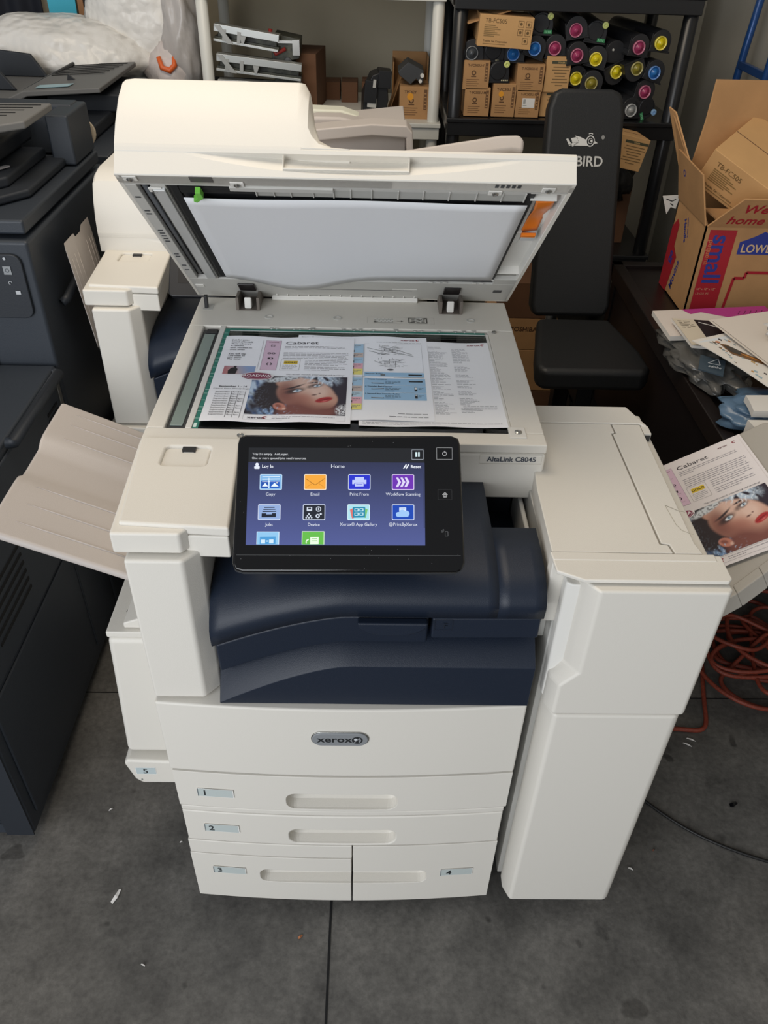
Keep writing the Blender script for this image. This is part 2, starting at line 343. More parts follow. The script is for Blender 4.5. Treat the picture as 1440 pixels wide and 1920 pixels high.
def make_printer(name, label, loc, lid_open, detail=True):
    root = thing(name, label, 'printer', loc)
    # cabinet core behind the fronts
    g = G(); g.box(-.288, .04, .045, .288, .66, .645); g.box(-.288, .30, .64, .300, .66, .868)
    body = g.obj('body', WHITE, root, bev=.006)
    g = G(); g.box(-.19, .30, .66, .285, .299, .86); g.obj('output_backplate', NAVYD, root)
    for x_ in (-.24, .24):
        for y_ in (.09, .6):
            g = G(); g.lathe((x_-.012, y_, .025), (1, 0, 0), [(.025, 0), (.025, .024)], 18); g.box(x_-.016, y_-.02, .03, x_+.016, y_+.02, .05); g.obj('caster', BLACK, root)
    # fronts
    def front(nm, x0, x1, z0, z1, cutters=()):
        g = G(); g.prism(bow(x0, x1, 0, .013), 'z', z0, z1); o = g.obj(nm, WHITE, root, bev=.004, seg=3)
        for c_ in cutters: cut(o, c_)
        return o
    door = front('front_door', -.294, .295, .4660, .6435)
    if detail:
        g = G(); g.prism(rrect(-.048, .557, .043, .589, .0158, 8), 'y', -.0165, -.008); g.obj('badge', mat('brushed_badge', '#85888b', .35), door, bev=.0015); bd = door
        p = Print(planar((-.048, -.0166, .557), (1, 0, 0), (0, 0, 1)))
        p.text('xerox', .009, .0105, .0205, '#202224', 1, bold=True, sx=1.12)
        p.ell(.0735, .016, .0088, .0088, '#26282b', 1); p.ring(.0735, .016, .0035, .0062, '#8a8d90', 2, 14, -60, 60); p.ell(.071, .0185, .0028, .0028, '#c9ccd0', 2); p.line([(.068, .010), (.0775, .0225)], .0016, '#8a8d90', 2)
        p.obj('badge_lettering', bd)
        g = G(); g.prism([q for q in rrect(-.0495, .5555, .0445, .5905, .0172, 8)], 'y', -.0148, -.0085); g.obj('badge_rim', STEEL, bd, bev=.001)
    t1 = front('paper_tray', -.291, .294, .3600, .4625, [pocket(-.099, .097, .366, .4125)])
    g = G(); g.prism(bow(-.290, .291, 0, .012), 'z', .3440, .3572); g.obj('tray_rail', WHITE, root, bev=.002)
    t2 = front('paper_tray', -.290, .291, .2450, .3415, [pocket(-.099, .097, .251, .2975)])
    t4 = G(); t4.prism(bow(.0185, .292, 0, .013), 'z', .036, .2420); t4 = t4.obj('paper_tray', WHITE, root, bev=.004, seg=3); cut(t4, half_pocket(-.02, .163, .105, .1505, 1))
    g = G(); g.prism(bow(-.292, .0165, 0, .0125), 'z', .199, .2420); g.obj('tray_rail', WHITE, root, bev=.002)
    t3 = G(); t3.prism(bow(-.293, .0150, 0, .013), 'z', .036, .1965); t3 = t3.obj('paper_tray', WHITE, root, bev=.004, seg=3); cut(t3, half_pocket(-.163, .045, .105, .1505, -1))
    if detail:
        for tr, num, x0, z0 in ((t1, '1', -.254, .394), (t2, '2', -.254, .281), (t3, '3', -.254, .131), (t4, '4', .189, .130)):
            xm = x0+.032; yy = -.0145*(1-(xm/.295)**2)-.0004
            sl = .013*((x0+.064)**2-x0**2)/.295**2   # follows the bowed front
            p = Print(planar((x0, -.013*(1-(x0/.295)**2)-.0019, z0), (1, sl/.064, 0), (0, 0, 1)))
            p.rect(0, 0, .064, .0235, '#eeeeea', 0); p.rect(.001, .001, .0625, .0225, '#b9c2c0', 1); p.line([(.0012, .001), (.0012, .0228)], .0016, '#70787a', 2)
            p.text(num, .008 if num != '4' else .012, .0045, .021, '#2e3234', 2, bold=True); p.obj('number_label', tr)
    # left column and corner shelf
    g = G(); g.prism([(-.2935, .006), (-.214, .006), (-.192, .032), (-.192, .30), (-.296, .30)], 'z', .6475, .934)
    g.obj('front_column', WHITE, root, bev=.005, seg=3)
    g = G(); g.prism([(-.309, .018), (-.216, .018), (-.205, .032), (-.205, .2495), (-.321, .2495)], 'z', .9365, .9720); cap = g.obj('column_cap', WHITE, root, bev=.004, seg=3)
    g = G(); g.prism([(-.213, .03), (-.151, .028), (-.163, .25), (-.213, .25)], 'z', .9220, .9600); g.obj('shelf_block', WHITE, root, bev=.003)
    g = G(); g.prism([(-.300, .036), (-.149, .026), (-.163, .248), (-.318, .248)], 'z', .9610, .9775); sh = g.obj('corner_shelf', WHITE, root, bev=.004, seg=3)
    c_ = G(); a = rrect(-.2735, .172, -.204, .224, .008); c_.prism(a, 'z', .9625, .99); cut(sh, c_)
    g = G(); g.box(-.248, .214, .9650, -.228, .2235, .9762); g.obj('usb_port', BLACK, sh); us = sh; g = G(); g.box(-.2455, .2125, .9690, -.2305, .2145, .9725); g.obj('usb_tongue', WHITE2, us)
    # navy output bins (lofted along x)
    def dz(x, k): return -k*(max(0, .01-x)/.2)**1.45 if x < .01 else 0
    def loft(nm, prof, x0, x1, ma=NAVY, bev=.004, n=26):
        g = G(); m_ = len(prof(x0)); k = len(g.v)
        for i in range(n+1):
            x_ = x0+(x1-x0)*i/n; g.v += [Vector((x_, y_, z_)) for y_, z_ in prof(x_)]
        for i in range(n):
            for j in range(m_): g.f.append([i*m_+j, i*m_+(j+1) % m_, (i+1)*m_+(j+1) % m_, (i+1)*m_+j]); g.c.append(None)
        g.f.append(list(range(m_))[::-1]); g.c.append(None); g.f.append([n*m_+j for j in range(m_)]); g.c.append(None)
        return g.obj(nm, ma, root, bev=bev, seg=3)
    loft('lower_catch_bin', lambda x: [(-.002, .6455), (-.004, .736+dz(x, .088)), (-.001, .740+dz(x, .088)), (.03, .768+dz(x, .074)), (.05, .772+dz(x, .07)), (.06, .6455)], -.190, .294, bev=.0012)
    gap = .132
    mid = loft('bin_drawer', lambda x: [(.010, .7745+dz(x, .072)), (.004, .834+dz(x, .066)), (.05, .834+dz(x, .066)), (.05, .7745+dz(x, .072))], -.186, .128)
    g = G(); cr = [(.024, .8345)]+[(.075+.051*math.cos(t), .8345-.026*math.sin(t)) for t in [math.pi*(1-i/14) for i in range(1, 14)]]+[(.126, .8345)]
    g.prism(cr, 'y', -.010, .004); g.obj('drawer_grip', NAVY, mid, bev=.003)
    g = G(); g.prism(bow(.1325, .2905, .006, .004, 8, .32, .05), 'z', .7925, .8335); fd = g.obj('side_drawer', NAVY, root, bev=.003)
    if detail:
        p = Print(planar((.14, .0018, .797), (1, 0, 0), (0, 0, 1))); p.frame(-.004, .014, .022, .035, .0006, '#1c2431'); p.text('F', .008, .018, .015, '#1a212d'); p.obj('letter_mark', fd)
    top = lambda x: [(.02, .838+dz(x, .066)), (.0, .8385+dz(x, .066)), (-.003, .860+dz(x, .062)), (-.001, .868+dz(x, .061)), (.006, .877+dz(x, .059)), (.016, .885+dz(x, .056)), (.03, .892+dz(x, .052)), (.05, .897+dz(x, .048)), (.08, .900+dz(x, .044)), (.13, .901+dz(x, .04))]
    loft('output_cover', lambda x: top(x)+[(.30, .898+dz(x, .04)), (.30, .80), (.13, .78)], -.190, .2245, bev=0).data.shade_smooth()
    loft('output_cover', lambda x: top(x)+[(.13, .80)], .2245, .292, n=4, bev=0).data.shade_smooth()
    g = G(); g.box(.226, .135, .79, .300, .66, .80); g.box(.224, .30, .80, .30, .32, .866); g.obj('waste_slot', NAVYD, root)
    if 0: g = G(); g.prism([(.05, .905), (.13, .87), (.30, .85), (.62, .80), (.62, .86), (.30, .908), (.12, .912)], 'x', .300, .312); g.obj('side_cheek', LGREY, root, bev=.002)
    g = G(); g.box(.288, .035, .05, .296, .60, .86); g.obj('side_panel', LGREY, root, bev=.003)
    # scanner
    Z = .972
    g = G(); g.box(-.320, .250, .866, .320, .80, .955); g.obj('scanner_body', WHITE, root, bev=.005, seg=3)
    g = G()
    for a in ((-.320, .250, .320, .2845), (-.320, .662, .320, .80), (-.320, .2845, -.2905, .662), (.268, .2845, .320, .662)): g.box(a[0], a[1], .9555, a[2], a[3], Z)
    fr = g.obj('platen_frame', WHITE, root, bev=.0025)
    g = G(); g.box(-.2905, .2845, .9560, .268, .662, .9575); well = g.obj('scanner_well', mat('scanner_inside', '#6b7271', .6, var=.35, vscale=6), root)
    if detail:
        g = G(); g.box(-.19, .29, .9576, .25, .305, .962); g.box(-.18, .60, .9576, -.14, .655, .9615); g.obj('scan_carriage', LGREY, well, bev=.001)
        g = G(); g.box(-.10, .291, .9622, -.03, .300, .9632); g.box(.0, .291, .9622, .20, .299, .9632); g.obj('carriage_clip', mat('grey_clip', '#8f9692', .5), well, bev=.001)
        g = G(); g.box(-.2895, .288, .9577, -.2580, .655, .966); cv = g.obj('narrow_glass_frame', DGREY, fr, bev=.001); cv = fr
        g = G(); g.box(-.285, .298, .9662, -.2645, .632, .9685); g.obj('narrow_glass', mat('grey_green_glass', '#83928c', .18, spec=.8), cv, bev=.0008)
        g = G(); g.box(-.283, .636, .9662, -.262, .654, .9685); g.obj('seal_pad', BLACK, cv, bev=.0008)
        g = G(); g.box(-.2578, .2845, .958, -.2472, .662, .9722); g.obj('glass_divider', WHITE2, fr, bev=.0015)
        p = Print(planar((-.2475, .2845, .9714), (1, 0, 0), (0, 1, 0)))
        p.rect(0.001, .0, .0105, .366, '#2f7d6e', 0)
        for i in range(17): p.rect(.0005, .03+i*.0195+.004*math.sin(i*2.1), .0085, .0312+i*.0195+.004*math.sin(i*2.1), '#bfe3d8', 1)
        p.rect(.002, .003, .007, .016, '#d9efe8', 1); p.rect(.0105, .3595, .509, .3670, '#2f7d6e', 0); p.rect(.0105, .3565, .509, .3592, '#e6efec', 0)
        rng = random.Random(4)
        for q in (.09, .10, .134, .146, .165, .172, .232, .252, .265, .29, .336, .372, .385, .42, .452, .47, .49):
            p.poly([(q-.002, .3690), (q+.002, .3690), (q, .3650)], '#e9efed', 1); p.rect(q-.004, .3720, q+.004, .3735, '#3c4644', 1)
            if rng.random() > .4: p.rect(q-.006, .3765, q+.004, .3780, '#3c4644', 1)
        p.obj('size_scale', fr)
        glm = bpy.data.materials.new('platen_glass'); glm.use_nodes = True; n_ = glm.node_tree; n_.nodes.clear()
        o_ = n_.nodes.new('ShaderNodeOutputMaterial'); t_ = n_.nodes.new('ShaderNodeBsdfTransparent'); t_.inputs[0].default_value = (.86, .93, .91, 1)
        gl_ = n_.nodes.new('ShaderNodeBsdfGlossy'); gl_.inputs['Roughness'].default_value = .03; mx = n_.nodes.new('ShaderNodeMixShader'); fz = n_.nodes.new('ShaderNodeFresnel'); fz.inputs[0].default_value = 1.5
        n_.links.new(fz.outputs[0], mx.inputs[0]); n_.links.new(t_.outputs[0], mx.inputs[1]); n_.links.new(gl_.outputs[0], mx.inputs[2]); n_.links.new(mx.outputs[0], o_.inputs[0])
        g = G(); g.box(-.2370, .2850, .9690, .262, .6435, .9712); g.obj('platen_glass', glm, fr)
        g = G(); g.box(.2625, .2845, .958, .2675, .6435, .9724); g.obj('glass_edge_strip', WHITE2, fr)
        g = G(); g.box(.262, .268, .971, .290, .300, .9745); g.obj('corner_bracket', WHITE2, fr, bev=.002); screw(fr, .277, .283, .9745)
        screw(fr, -.166, .264, .972, .0055); screw(fr, .281, .654, .972, .005)
        for x_ in (-.168, -.03, .135, .24): 
            g = G(); g.lathe((x_, .707, .9715), (0, 0, 1), [(.009, 0), (.009, .0014), (.006, .0016), (.005, .0004)], 16); g.obj('plug', LGREY, fr)
        p = Print(planar((.03, .686, .9722), (1, 0, 0), (0, 1, 0)))       # the cleaning pictogram
        p.frame(.0, .0, .135, .030, .0004, '#a9a79f'); 
        for i in range(14): p.rr(.014+(i % 5)*.0075+(i//5)*.004, .018-(i//5)*.006, .0195+(i % 5)*.0075+(i//5)*.004, .022-(i//5)*.006, .001, '#e8e8e4', 2); 
        p.rect(.014, .004, .052, .023, '#b8b6ae', 1)
        p.ell(.016, .006, .003, .002, '#3a3a38', 2); p.line([(.060, .0115), (.070, .0115)], .0012, '#3a3a38', 1); p.poly([(.068, .008), (.068, .015), (.073, .0115)], '#3a3a38', 1)
        p.frame(.083, .003, .121, .0275, .0018, '#3a3a38', 2); p.line([(.084, .004), (.120, .0265)], .0016, '#3a3a38', 2)
        for i in range(9): p.rr(.089+(i % 3)*.010, .006+(i//3)*.0065, .096+(i % 3)*.010, .0105+(i//3)*.0065, .001, '#8c8a84', 1)
        p.obj('pictogram', fr)
        g = G(); g.box(-.322+.016, .735, .9718, -.286, .765, .9724); g.obj('sensor_plate', LGREY, fr); g = G(); g.box(-.303, .742, .972, -.296, .752, .998); g.obj('lid_sensor_pin', BLACK, fr, bev=.001)
        p = Print(planar((.196, .2495, .935), (1, 0, 0), (0, 0, 1))); p.frame(.018, .001, .118, .0185, .0004, '#b7b1a4'); p.text('AltaLink C8045', .030, .0055, .0125, '#3e4450', 1, bold=True); p.obj('model_plate', fr)
    for x_ in (-.2135, .201):
        g = G(); g.box(x_-.024, .735, .9725, x_-.018, .815, .999); g.box(x_+.018, .735, .9725, x_+.024, .815, .999); g.box(x_-.018, .80, .96, x_+.018, .815, 1.02); g.box(x_-.018, .735, .9722, x_+.018, .80, .9735)
        hg = g.obj('hinge', mat('brown_grey_hinge', '#6a625b', .4), root, bev=.0015)
        if detail:
            g = G(); g.prism([(.740, .973), (.757, .973), (.752, .994), (.744, .997)], 'x', x_-.008, x_+.007); g.obj('hinge_stop', WHITE2, hg, bev=.003)
    # lid with the automatic document feeder; local frame: x, y towards the hinge, z out of the lid
    al = R(39.8) if lid_open else R(0)
    LM = Matrix.Translation((0, .80, .975 if lid_open else .974)) @ Matrix.Rotation(-al, 4, 'X')
    def L(g_, nm, ma, parent, **k):
        o = g_.obj(nm, ma, parent, **k); return o
    u0 = .562
    # shell: flat cover with a raised rim all round and a finger scoop along the front bar
    g = G(); nsc = 60; secs = []
    for i in range(nsc+1):
        x_ = -.326+.652*i/nsc; t = (x_+.225)/.475; q_ = math.sin(math.pi*t) if 0 < t < 1 else 0
        d_ = .019*q_**1.4; lo = .0335-.0260*q_**.8 if q_ > 0 else .0335
        secs.append([(x_, -u0+.001, 0), (x_, -u0, .0015), (x_, -u0, lo-.002), (x_, -u0+d_*.45, (lo+.0335)/2-.001), (x_, -u0+d_, .0332), (x_, -u0-.0005, .0345), (x_, -u0-.001, .0400), (x_, -u0-.001 if x_ < -.06 else -u0+.002, .0445), (x_, -u0+.010, .047), (x_, -.02, .0445), (x_, 0, .034), (x_, 0, 0), (x_, -.008, 0), (x_, -.008, .030), (x_, -u0+.026, .030), (x_, -u0+.026, 0)])
    m_ = 16
    for r_ in secs: g.v += [Vector(q) for q in r_]
    for i in range(nsc):
        for j in range(m_): g.f.append([i*m_+j, i*m_+(j+1) % m_, (i+1)*m_+(j+1) % m_, (i+1)*m_+j]); g.c.append(None)
    g.f.append(list(range(m_))[::-1]); g.c.append(None); g.f.append([nsc*m_+j for j in range(m_)]); g.c.append(None)
    g.box(-.3262, -u0+.01, 0, -.320, -.004, .032); g.box(.320, -u0+.01, 0, .3262, -.004, .032)
    lid = g.obj('document_feeder_lid', WHITE, root); lid.matrix_local = LM
    g = G(); g.box(-.09, -u0-.0015, .012, .089, -u0+.018, .0145); g.box(-.09, -u0-.0015, .014, -.0885, -u0+.018, .032); g.box(.0875, -u0-.0015, .014, .089, -u0+.018, .032)
    L(g, 'grip_lip', WHITE, lid, bev=.0006)
    # feeder housing
    hp = [(-u0+.02, .030), (-u0-.0008, .0432), (-u0+.0025, .08), (-u0+.012, .125), (-u0+.026, .152), (-.515, .164), (-.480, .170), (-.08, .164), (-.03, .12), (-.015, .044)]
    g = G(); xs = [(-.3275, 0), (-.332, .0), (-.300, .0), (-.064, 0)]
    nn = 22; prof = []
    def hx(t):  # right flank: falls away to the flat cover in a concave sweep
        return t
    m_ = len(hp); rows = []
    sec = [(-.3265, .84), (-.3250, .94), (-.3200, .985), (-.308, 1.0), (-.072, 1.0), (-.064, .985), (-.056, .86), (-.050, .5), (-.040, .2), (-.022, .06), (.004, .0)]
    for x_, k_ in sec:
        rows.append([(x_, y_, .0445+(z_-.0445)*k_ if z_ > .0445 else z_) for y_, z_ in hp])
    for r_ in rows: g.v += [Vector(q) for q in r_]
    for i in range(len(rows)-1):
        for j in range(m_): g.f.append([i*m_+j, i*m_+(j+1) % m_, (i+1)*m_+(j+1) % m_, (i+1)*m_+j]); g.c.append(None)
    g.f.append(list(range(m_))[::-1]); g.c.append(None); g.f.append([(len(rows)-1)*m_+j for j in range(m_)]); g.c.append(None)
    L(g, 'feeder_housing', WHITE, lid, bev=.003, seg=3); hs = lid
    g = G(); g.prism(rrect(-.0985, -.5205, -.0785, -.506, .004), 'z', .1565, .1612); L(g, 'indicator_window', mat('clear_grey_window', '#9b9a96', .3), hs, bev=.001)
    # document input tray (rises to the right)
    def traypts(x_): return .112+.10*(x_+.02)*.9
    g = G(); prof = []
    for i in range(11):
        t = i/10; x_ = -.03+.305*t; z_ = .100+.055*t-(.0 if t < .95 else .004)
        prof.append((x_, z_+.004))
    g.prism(prof+[(.283, .146), (.281, .126), (.262, .128), (-.03, .086)], 'y', -.40, -.08); L(g, 'document_tray', TAUPE, lid, bev=.008, seg=3)
    g = G(); g.prism([(-.05, .12), (.06, .135), (.09, .150), (.08, .19), (.02, .215), (-.05, .212)], 'y', -.22, -.16); L(g, 'paper_guide', TAUPE, lid, bev=.012, seg=3)
    if lid_open:
        # underside of the lid (z<=0 side faces the viewer)
        g = G(); g.box(-.322, -.012, .001, .322, -u0+.004, .012)
        un = G()
        # plate as frame pieces around the recesses
        for a in ((-.322, -u0+.002, .322, -.530), (-.322, -.530, -.304, -.112), (-.322, -.112, .322, -.006), (-.2845, -.530, -.2625, -.112), (.276, -.14, .322, -.112)):
            un.box(a[0], a[1], .0, a[2], a[3], .010)
        L(un, 'lid_underside_frame', LGREY, lid, bev=.0012); up_ = lid
        g = G(); g.box(-.304, -.530, .022, -.284, -.112, .026); L(g, 'roller_channel', BLACK, lid); ch = lid
        g = G(); g.tube([(-.2975, -.518, .010), (-.2975, -.122, .010)], .0045, 12); L(g, 'feed_roller', mat('rubber_roller', '#55585c', .35), ch, smooth=True)
        g = G()
        for i in range(6): g.prism([(-.2925, -.50+i*.064), (-.285, -.47+i*.064), (-.285, -.452+i*.064), (-.2925, -.482+i*.064)], 'z', .008, .014)
        L(g, 'channel_rib', BLACK, ch)
        g = G(); g.box(-.2890, -.515, .004, -.2862, -.13, .010); L(g, 'guide_bar', STEEL, ch, bev=.001)
        g = G(); g.box(-.2820, -.522, -.005, -.2640, -.126, .001); L(g, 'metal_rail', mat('pale_metal_rail', '#c2c3c2', .3, metal=.2), up_, bev=.0015)
        g = G(); g.box(-.2625, -.530, .004, .277, -.112, .010); L(g, 'backing_tray', BLACK, lid); bk = lid
        g = G(); g.box(-.2560, -.530, .0, -.2450, -.13, .006); g.box(-.2440, -.527, -.001, -.136, -.508, .005); L(g, 'black_seal', SEAM, bk, bev=.001)
        g = G(); g.box(-.238, -.522, -.004, .0, -.518, .0)
        # ribs along the front edge
        rb = G(); rb.box(-.134, -.5285, .001, .262, -.5225, .010)
        for i, x_ in enumerate((-.134, -.108, -.083, -.050, -.020, .005, .036, .075, .112, .150, .19, .228, .262)): rb.box(x_-.001, -.5285, -.001, x_+.001, -.500, .010)
        rb.box(-.17, -.533, -.003, -.02, -.521, .002)
        L(rb, 'stiffening_rib', LGREY, bk, bev=.0006)
        g = G(); g.box(-.134, -.528, .0012, .262, -.499, .0036); L(g, 'rib_floor', mat('mid_grey_plastic', '#a9a9a4', .5), bk)  # floor between the ribs, slightly darker grey than the ribs
        # white backing sheet, slightly wavy
        def sh_(u, v, o=0):
            x_ = -.243+.512*u; yb = -.137+.052*math.exp(-((u-.27)/.16)**2)-.012*smoothstep(.5, 1, u)+.0*u
            y_ = -.497+(yb+.497)*v; return (x_, y_, -.0035-.006*v*math.exp(-((u-.3)/.2)**2)-.001*math.sin(u*9))
        g = G(); g.grid(sh_, 30, 14); L(g, 'white_backing_sheet', mat('satin_white_sheet', '#dfe1e4', .42), lid, solid=.0012, smooth=True)
        # recess on the right with the ribbon
        g = G(); g.box(.270, -.530, .020, .319, -.12, .026); L(g, 'side_recess', WHITE2, lid); rc = lid
        g = G(); g.box(.268, -.530, .001, .3205, -.5265, .02); g.box(.319, -.530, .001, .322, -.112, .024); g.box(.272, -.505, .001, .312, -.5025, .02); g.box(.272, -.13, .001, .319, -.128, .02); g.box(.272, -.165, .004, .319, -.162, .02); L(g, 'recess_wall', WHITE2, rc, bev=.0006)
        def ob(u, v): return (.283+.028*u+.004*math.sin(v*3), -.492+.128*v, .006+.012*math.sin(v*2.4)*(.4+.6*u)-.003*math.sin(v*7))
        g = G(); g.grid(ob, 6, 16); L(g, 'orange_ribbon', ORANGE, rc, solid=.0006, smooth=True)
        g = G(); g.box(.266, -.505, .010, .285, -.37, .019); g.box(.270, -.37, .004, .286, -.325, .018); L(g, 'cable_cover', LGREY, rc, bev=.001)
        g = G(); g.box(.284, -.372, -.001, .308, -.363, .004); L(g, 'ribbon_clip', ORANGE, rc, bev=.0008)
        g = G(); g.box(.288, -.362, .004, .312, -.335, .012); L(g, 'clear_clamp', mat('frosted_clamp', '#c6c6c6', .2), rc, bev=.001)
        # green release lever
        g = G(); g.prism([(-.219, -.533), (-.211, -.533), (-.210, -.514), (-.222, -.499), (-.227, -.503), (-.219, -.515)], 'z', -.012, -.002); L(g, 'green_release_lever', GREEN, lid, bev=.001)
        # frame detail: windows, clips, slots, screws
        g = G(); g.box(-.222, -.560, -.0012, -.190, -.545, .001); L(g, 'dark_window', mat('dark_insert', '#4d4a48', .5), up_)
        for x_, y_ in ((-.306, -.553), (-.279, -.517), (-.157, -.541), (.290, -.545), (.215, -.532)):
            g = G(); g.box(x_-.010, y_-.007, -.0022, x_+.010, y_+.007, .0); L(g, 'screw_clamp', WHITE2, up_, bev=.0015); cl = lid; screw(cl, x_, y_, -.0022, .0048, (0, 0, -1))
        g = G()
        for i in range(5): g.box(.212+i*.008, -.557, -.0008, .217+i*.008, -.548, .0005)
        for i, y_ in enumerate((-.49, -.44, -.428, -.36, -.348, -.336, -.324, -.312, -.25, -.238, -.19, -.165)): g.box(-.317, y_, -.0008, -.309, y_+.0035, .0005)
        g.box(.285, -.075, -.0008, .302, -.060, .0005); g.box(-.12, -.060, -.0006, .12, -.0590, .0005)
        L(g, 'slot', DGREY, up_)
        g = G(); g.box(-.316, -.075, -.001, -.300, -.062, 0); g.box(-.08, -.085, -.0008, -.04, -.0835, .0); g.box(.08, -.070, -.0008, .13, -.0685, .0)
        for x_ in (.15, .165, .178, .236, .25): g.box(x_, -.118, -.0008, x_+.008, -.113, .0)
        L(g, 'raised_mark', WHITE2, up_)
        for x_ in (-.2135, .201):
            g = G(); g.box(x_-.017, -.088, -.004, x_+.017, -.050, .0); L(g, 'hinge_arm', mat('hinge_black', '#242021', .35), up_, bev=.003)
        g = G()
        for i in range(14): g.box(-.16+i*.022, -.021, -.002, -.158+i*.022, -.012, 0)
        L(g, 'edge_notch', WHITE2, up_)
        g = G(); g.box(-.17, -.014, -.010, .135, -.004, .0); L(g, 'hinge_edge_bar', WHITE2, up_, bev=.002)
    return root, lid

printer, lid1 = make_printer('office_printer', 'large cream and navy multifunction printer with open lid, in the middle of the floor', (0, 0, 0), True)
printer2, lid2 = make_printer('office_printer', 'second cream multifunction printer with closed lid, standing behind the open one', (-.268, .805, 0), False, False)

def output_tray(parent, b, x0, z0, Lx, y0, y1, nm='left_output_tray'):
    """ribbed tray that climbs to the left"""
    n1 = 14
    def s(u, v):
        x_ = x0-Lx*u; y_ = y0+(y1-y0)*v; zz = z0+b*Lx*u-.011*smoothstep(.36, .43, v)*(1-smoothstep(.62, .69, v))
        r_ = .03; 
        return (x_, y_, zz)
    g = G()
    for lay in (0, -.015):
        for j in range(25):
            for i in range(n1+1):
                q = s(i/n1, j/24); g.v.append(Vector((q[0], q[1], q[2]+lay)))
    W = n1+1; N = W*25
    for j in range(24):
        for i in range(n1):
            q = [j*W+i, j*W+i+1, (j+1)*W+i+1, (j+1)*W+i]; g.f.append(q); g.c.append(None); g.f.append([a+N for a in q][::-1]); g.c.append(None)
    rim = [i for i in range(W)]+[W*(j+1)+W-1 for j in range(24)]+[W*24+i for i in range(n1-1, -1, -1)]+[W*j for j in range(23, 0, -1)]
    for a, b2 in zip(rim, rim[1:]+rim[:1]): g.f.append([a, a+N, b2+N, b2]); g.c.append(None)
    tr = g.obj(nm, TAUPE, parent, bev=.008, seg=3)
    g = G()
    for v in (.10, .22, .34, .72, .84, .93):
        g = G(); p = [Vector(s(u_, v))+Vector((0, 0, .0004)) for u_ in (.02, .3, .6, .84)]
        g.tube(p, [.0018, .0018, .0016, .0004], 6); g.obj('tray_rib', TAUPE, tr, smooth=True)
    return tr
output_tray(printer, .45, -.325, .818, .200, .10, .47)
output_tray(printer2, 9, -.338, .80, .026, .12, .30)

# left side: manual feed cover and tray 5
g = G(); g.prism([(-.297, .640), (-.405, .640), (-.425, .320), (-.297, .320)], 'y', .135, .52); fc = g.obj('side_feed_cover', WHITE, printer, bev=.012, seg=4)
g = G(); g.prism([(-.297, .655), (-.405, .655), (-.405, .6415), (-.297, .6415)], 'y', .137, .30); g.prism([(-.297, .70), (-.375, .668), (-.375, .6565), (-.297, .6565)], 'y', .145, .50); tp = g.obj('side_feed_top', WHITE, printer, bev=.003)
p = Print(planar((-.40, .155, .6556), (1, 0, 0), (0, 1, 0))); p.line([(.02, .03), (.035, .075)], .002, '#55554f'); p.line([(.028, .05), (.045, .035), (.05, .06), (.034, .068)], .0014, '#55554f'); p.obj('feed_pictogram', tp)
g = G(); g.prism([(-.292, .305), (-.425, .312), (-.432, .30), (-.418, .25), (-.405, .236), (-.292, .236)], 'y', .122, .52); t5 = g.obj('paper_tray', WHITE, printer, bev=.006, seg=3)
p = Print(planar((-.412, .1216, .268), (1, 0, 0), (0, 0, 1))); p.rect(0, 0, .040, .022, '#eeeeea', 0); p.rect(.001, .001, .039, .021, '#b7c4c6', 1); p.text('5', .014, .0035, .021, '#2e3234', 2, bold=True); p.ell(.008, -.018, .0016, .003, '#8a8f8c', 1); p.obj('number_label', t5)
g = G(); g.box(-.30, .1, .06, -.292, .60, .62); g.obj('left_side_panel', WHITE, printer, bev=.002)
# the same cover on the second printer
g = G(); g.prism([(-.297, .56), (-.385, .52), (-.395, .24), (-.297, .24)], 'y', .13, .42); g.obj('side_feed_cover', WHITE, printer2, bev=.012, seg=3)
# second printer: dark control panel
g = G(); MP = Matrix.Translation((-.135, .045, .950)) @ Matrix.Rotation(R(48), 4, 'X'); g.prism(rrect(0, 0, .29, .179, .012), 'z', -.014, 0, MP); cp2 = g.obj('control_panel', BLACK, printer2, bev=.003)
g = G(); g.box(.02, .03, .0002, .25, .16, .0006, MP); g.obj('screen', mat('unlit_screen', '#2e2c2a', .25), cp2)
# second printer: raised document tray seen past the open lid
g = G(); prf = [(.02, .0), (.30, .030), (.385, .028), (.400, .012), (.405, -.05), (.388, -.05), (.384, .0), (.30, .004), (.02, -.028)]
g.prism([(a, 1.182+b_) for a, b_ in prf], 'y', .47, .54); g.prism([(.10, 1.152), (.386, 1.188), (.386, 1.134), (.10, 1.104)], 'y', .53, .545); g.prism([(.02, 1.15), (.386, 1.19), (.386, 1.182), (.02, 1.13)], 'y', .54, .80)
g.obj('raised_document_tray', TAUPE, printer2, bev=.006, seg=3)
g = G(); g.prism([(.10, 1.12), (.33, 1.15), (.335, 1.166), (.29, 1.185), (.22, 1.198), (.16, 1.198), (.10, 1.185)], 'y', .60, .66); g.obj('feeder_hood', TAUPE, printer2, bev=.012, seg=4)
g = G(); g.prism([(.10, 1.10), (.26, 1.12), (.27, 1.175), (.22, 1.19), (.10, 1.192)], 'y', .72, .78); g.obj('rear_cover', mat('pale_cover', '#dcdccb', .5), printer2, bev=.006)

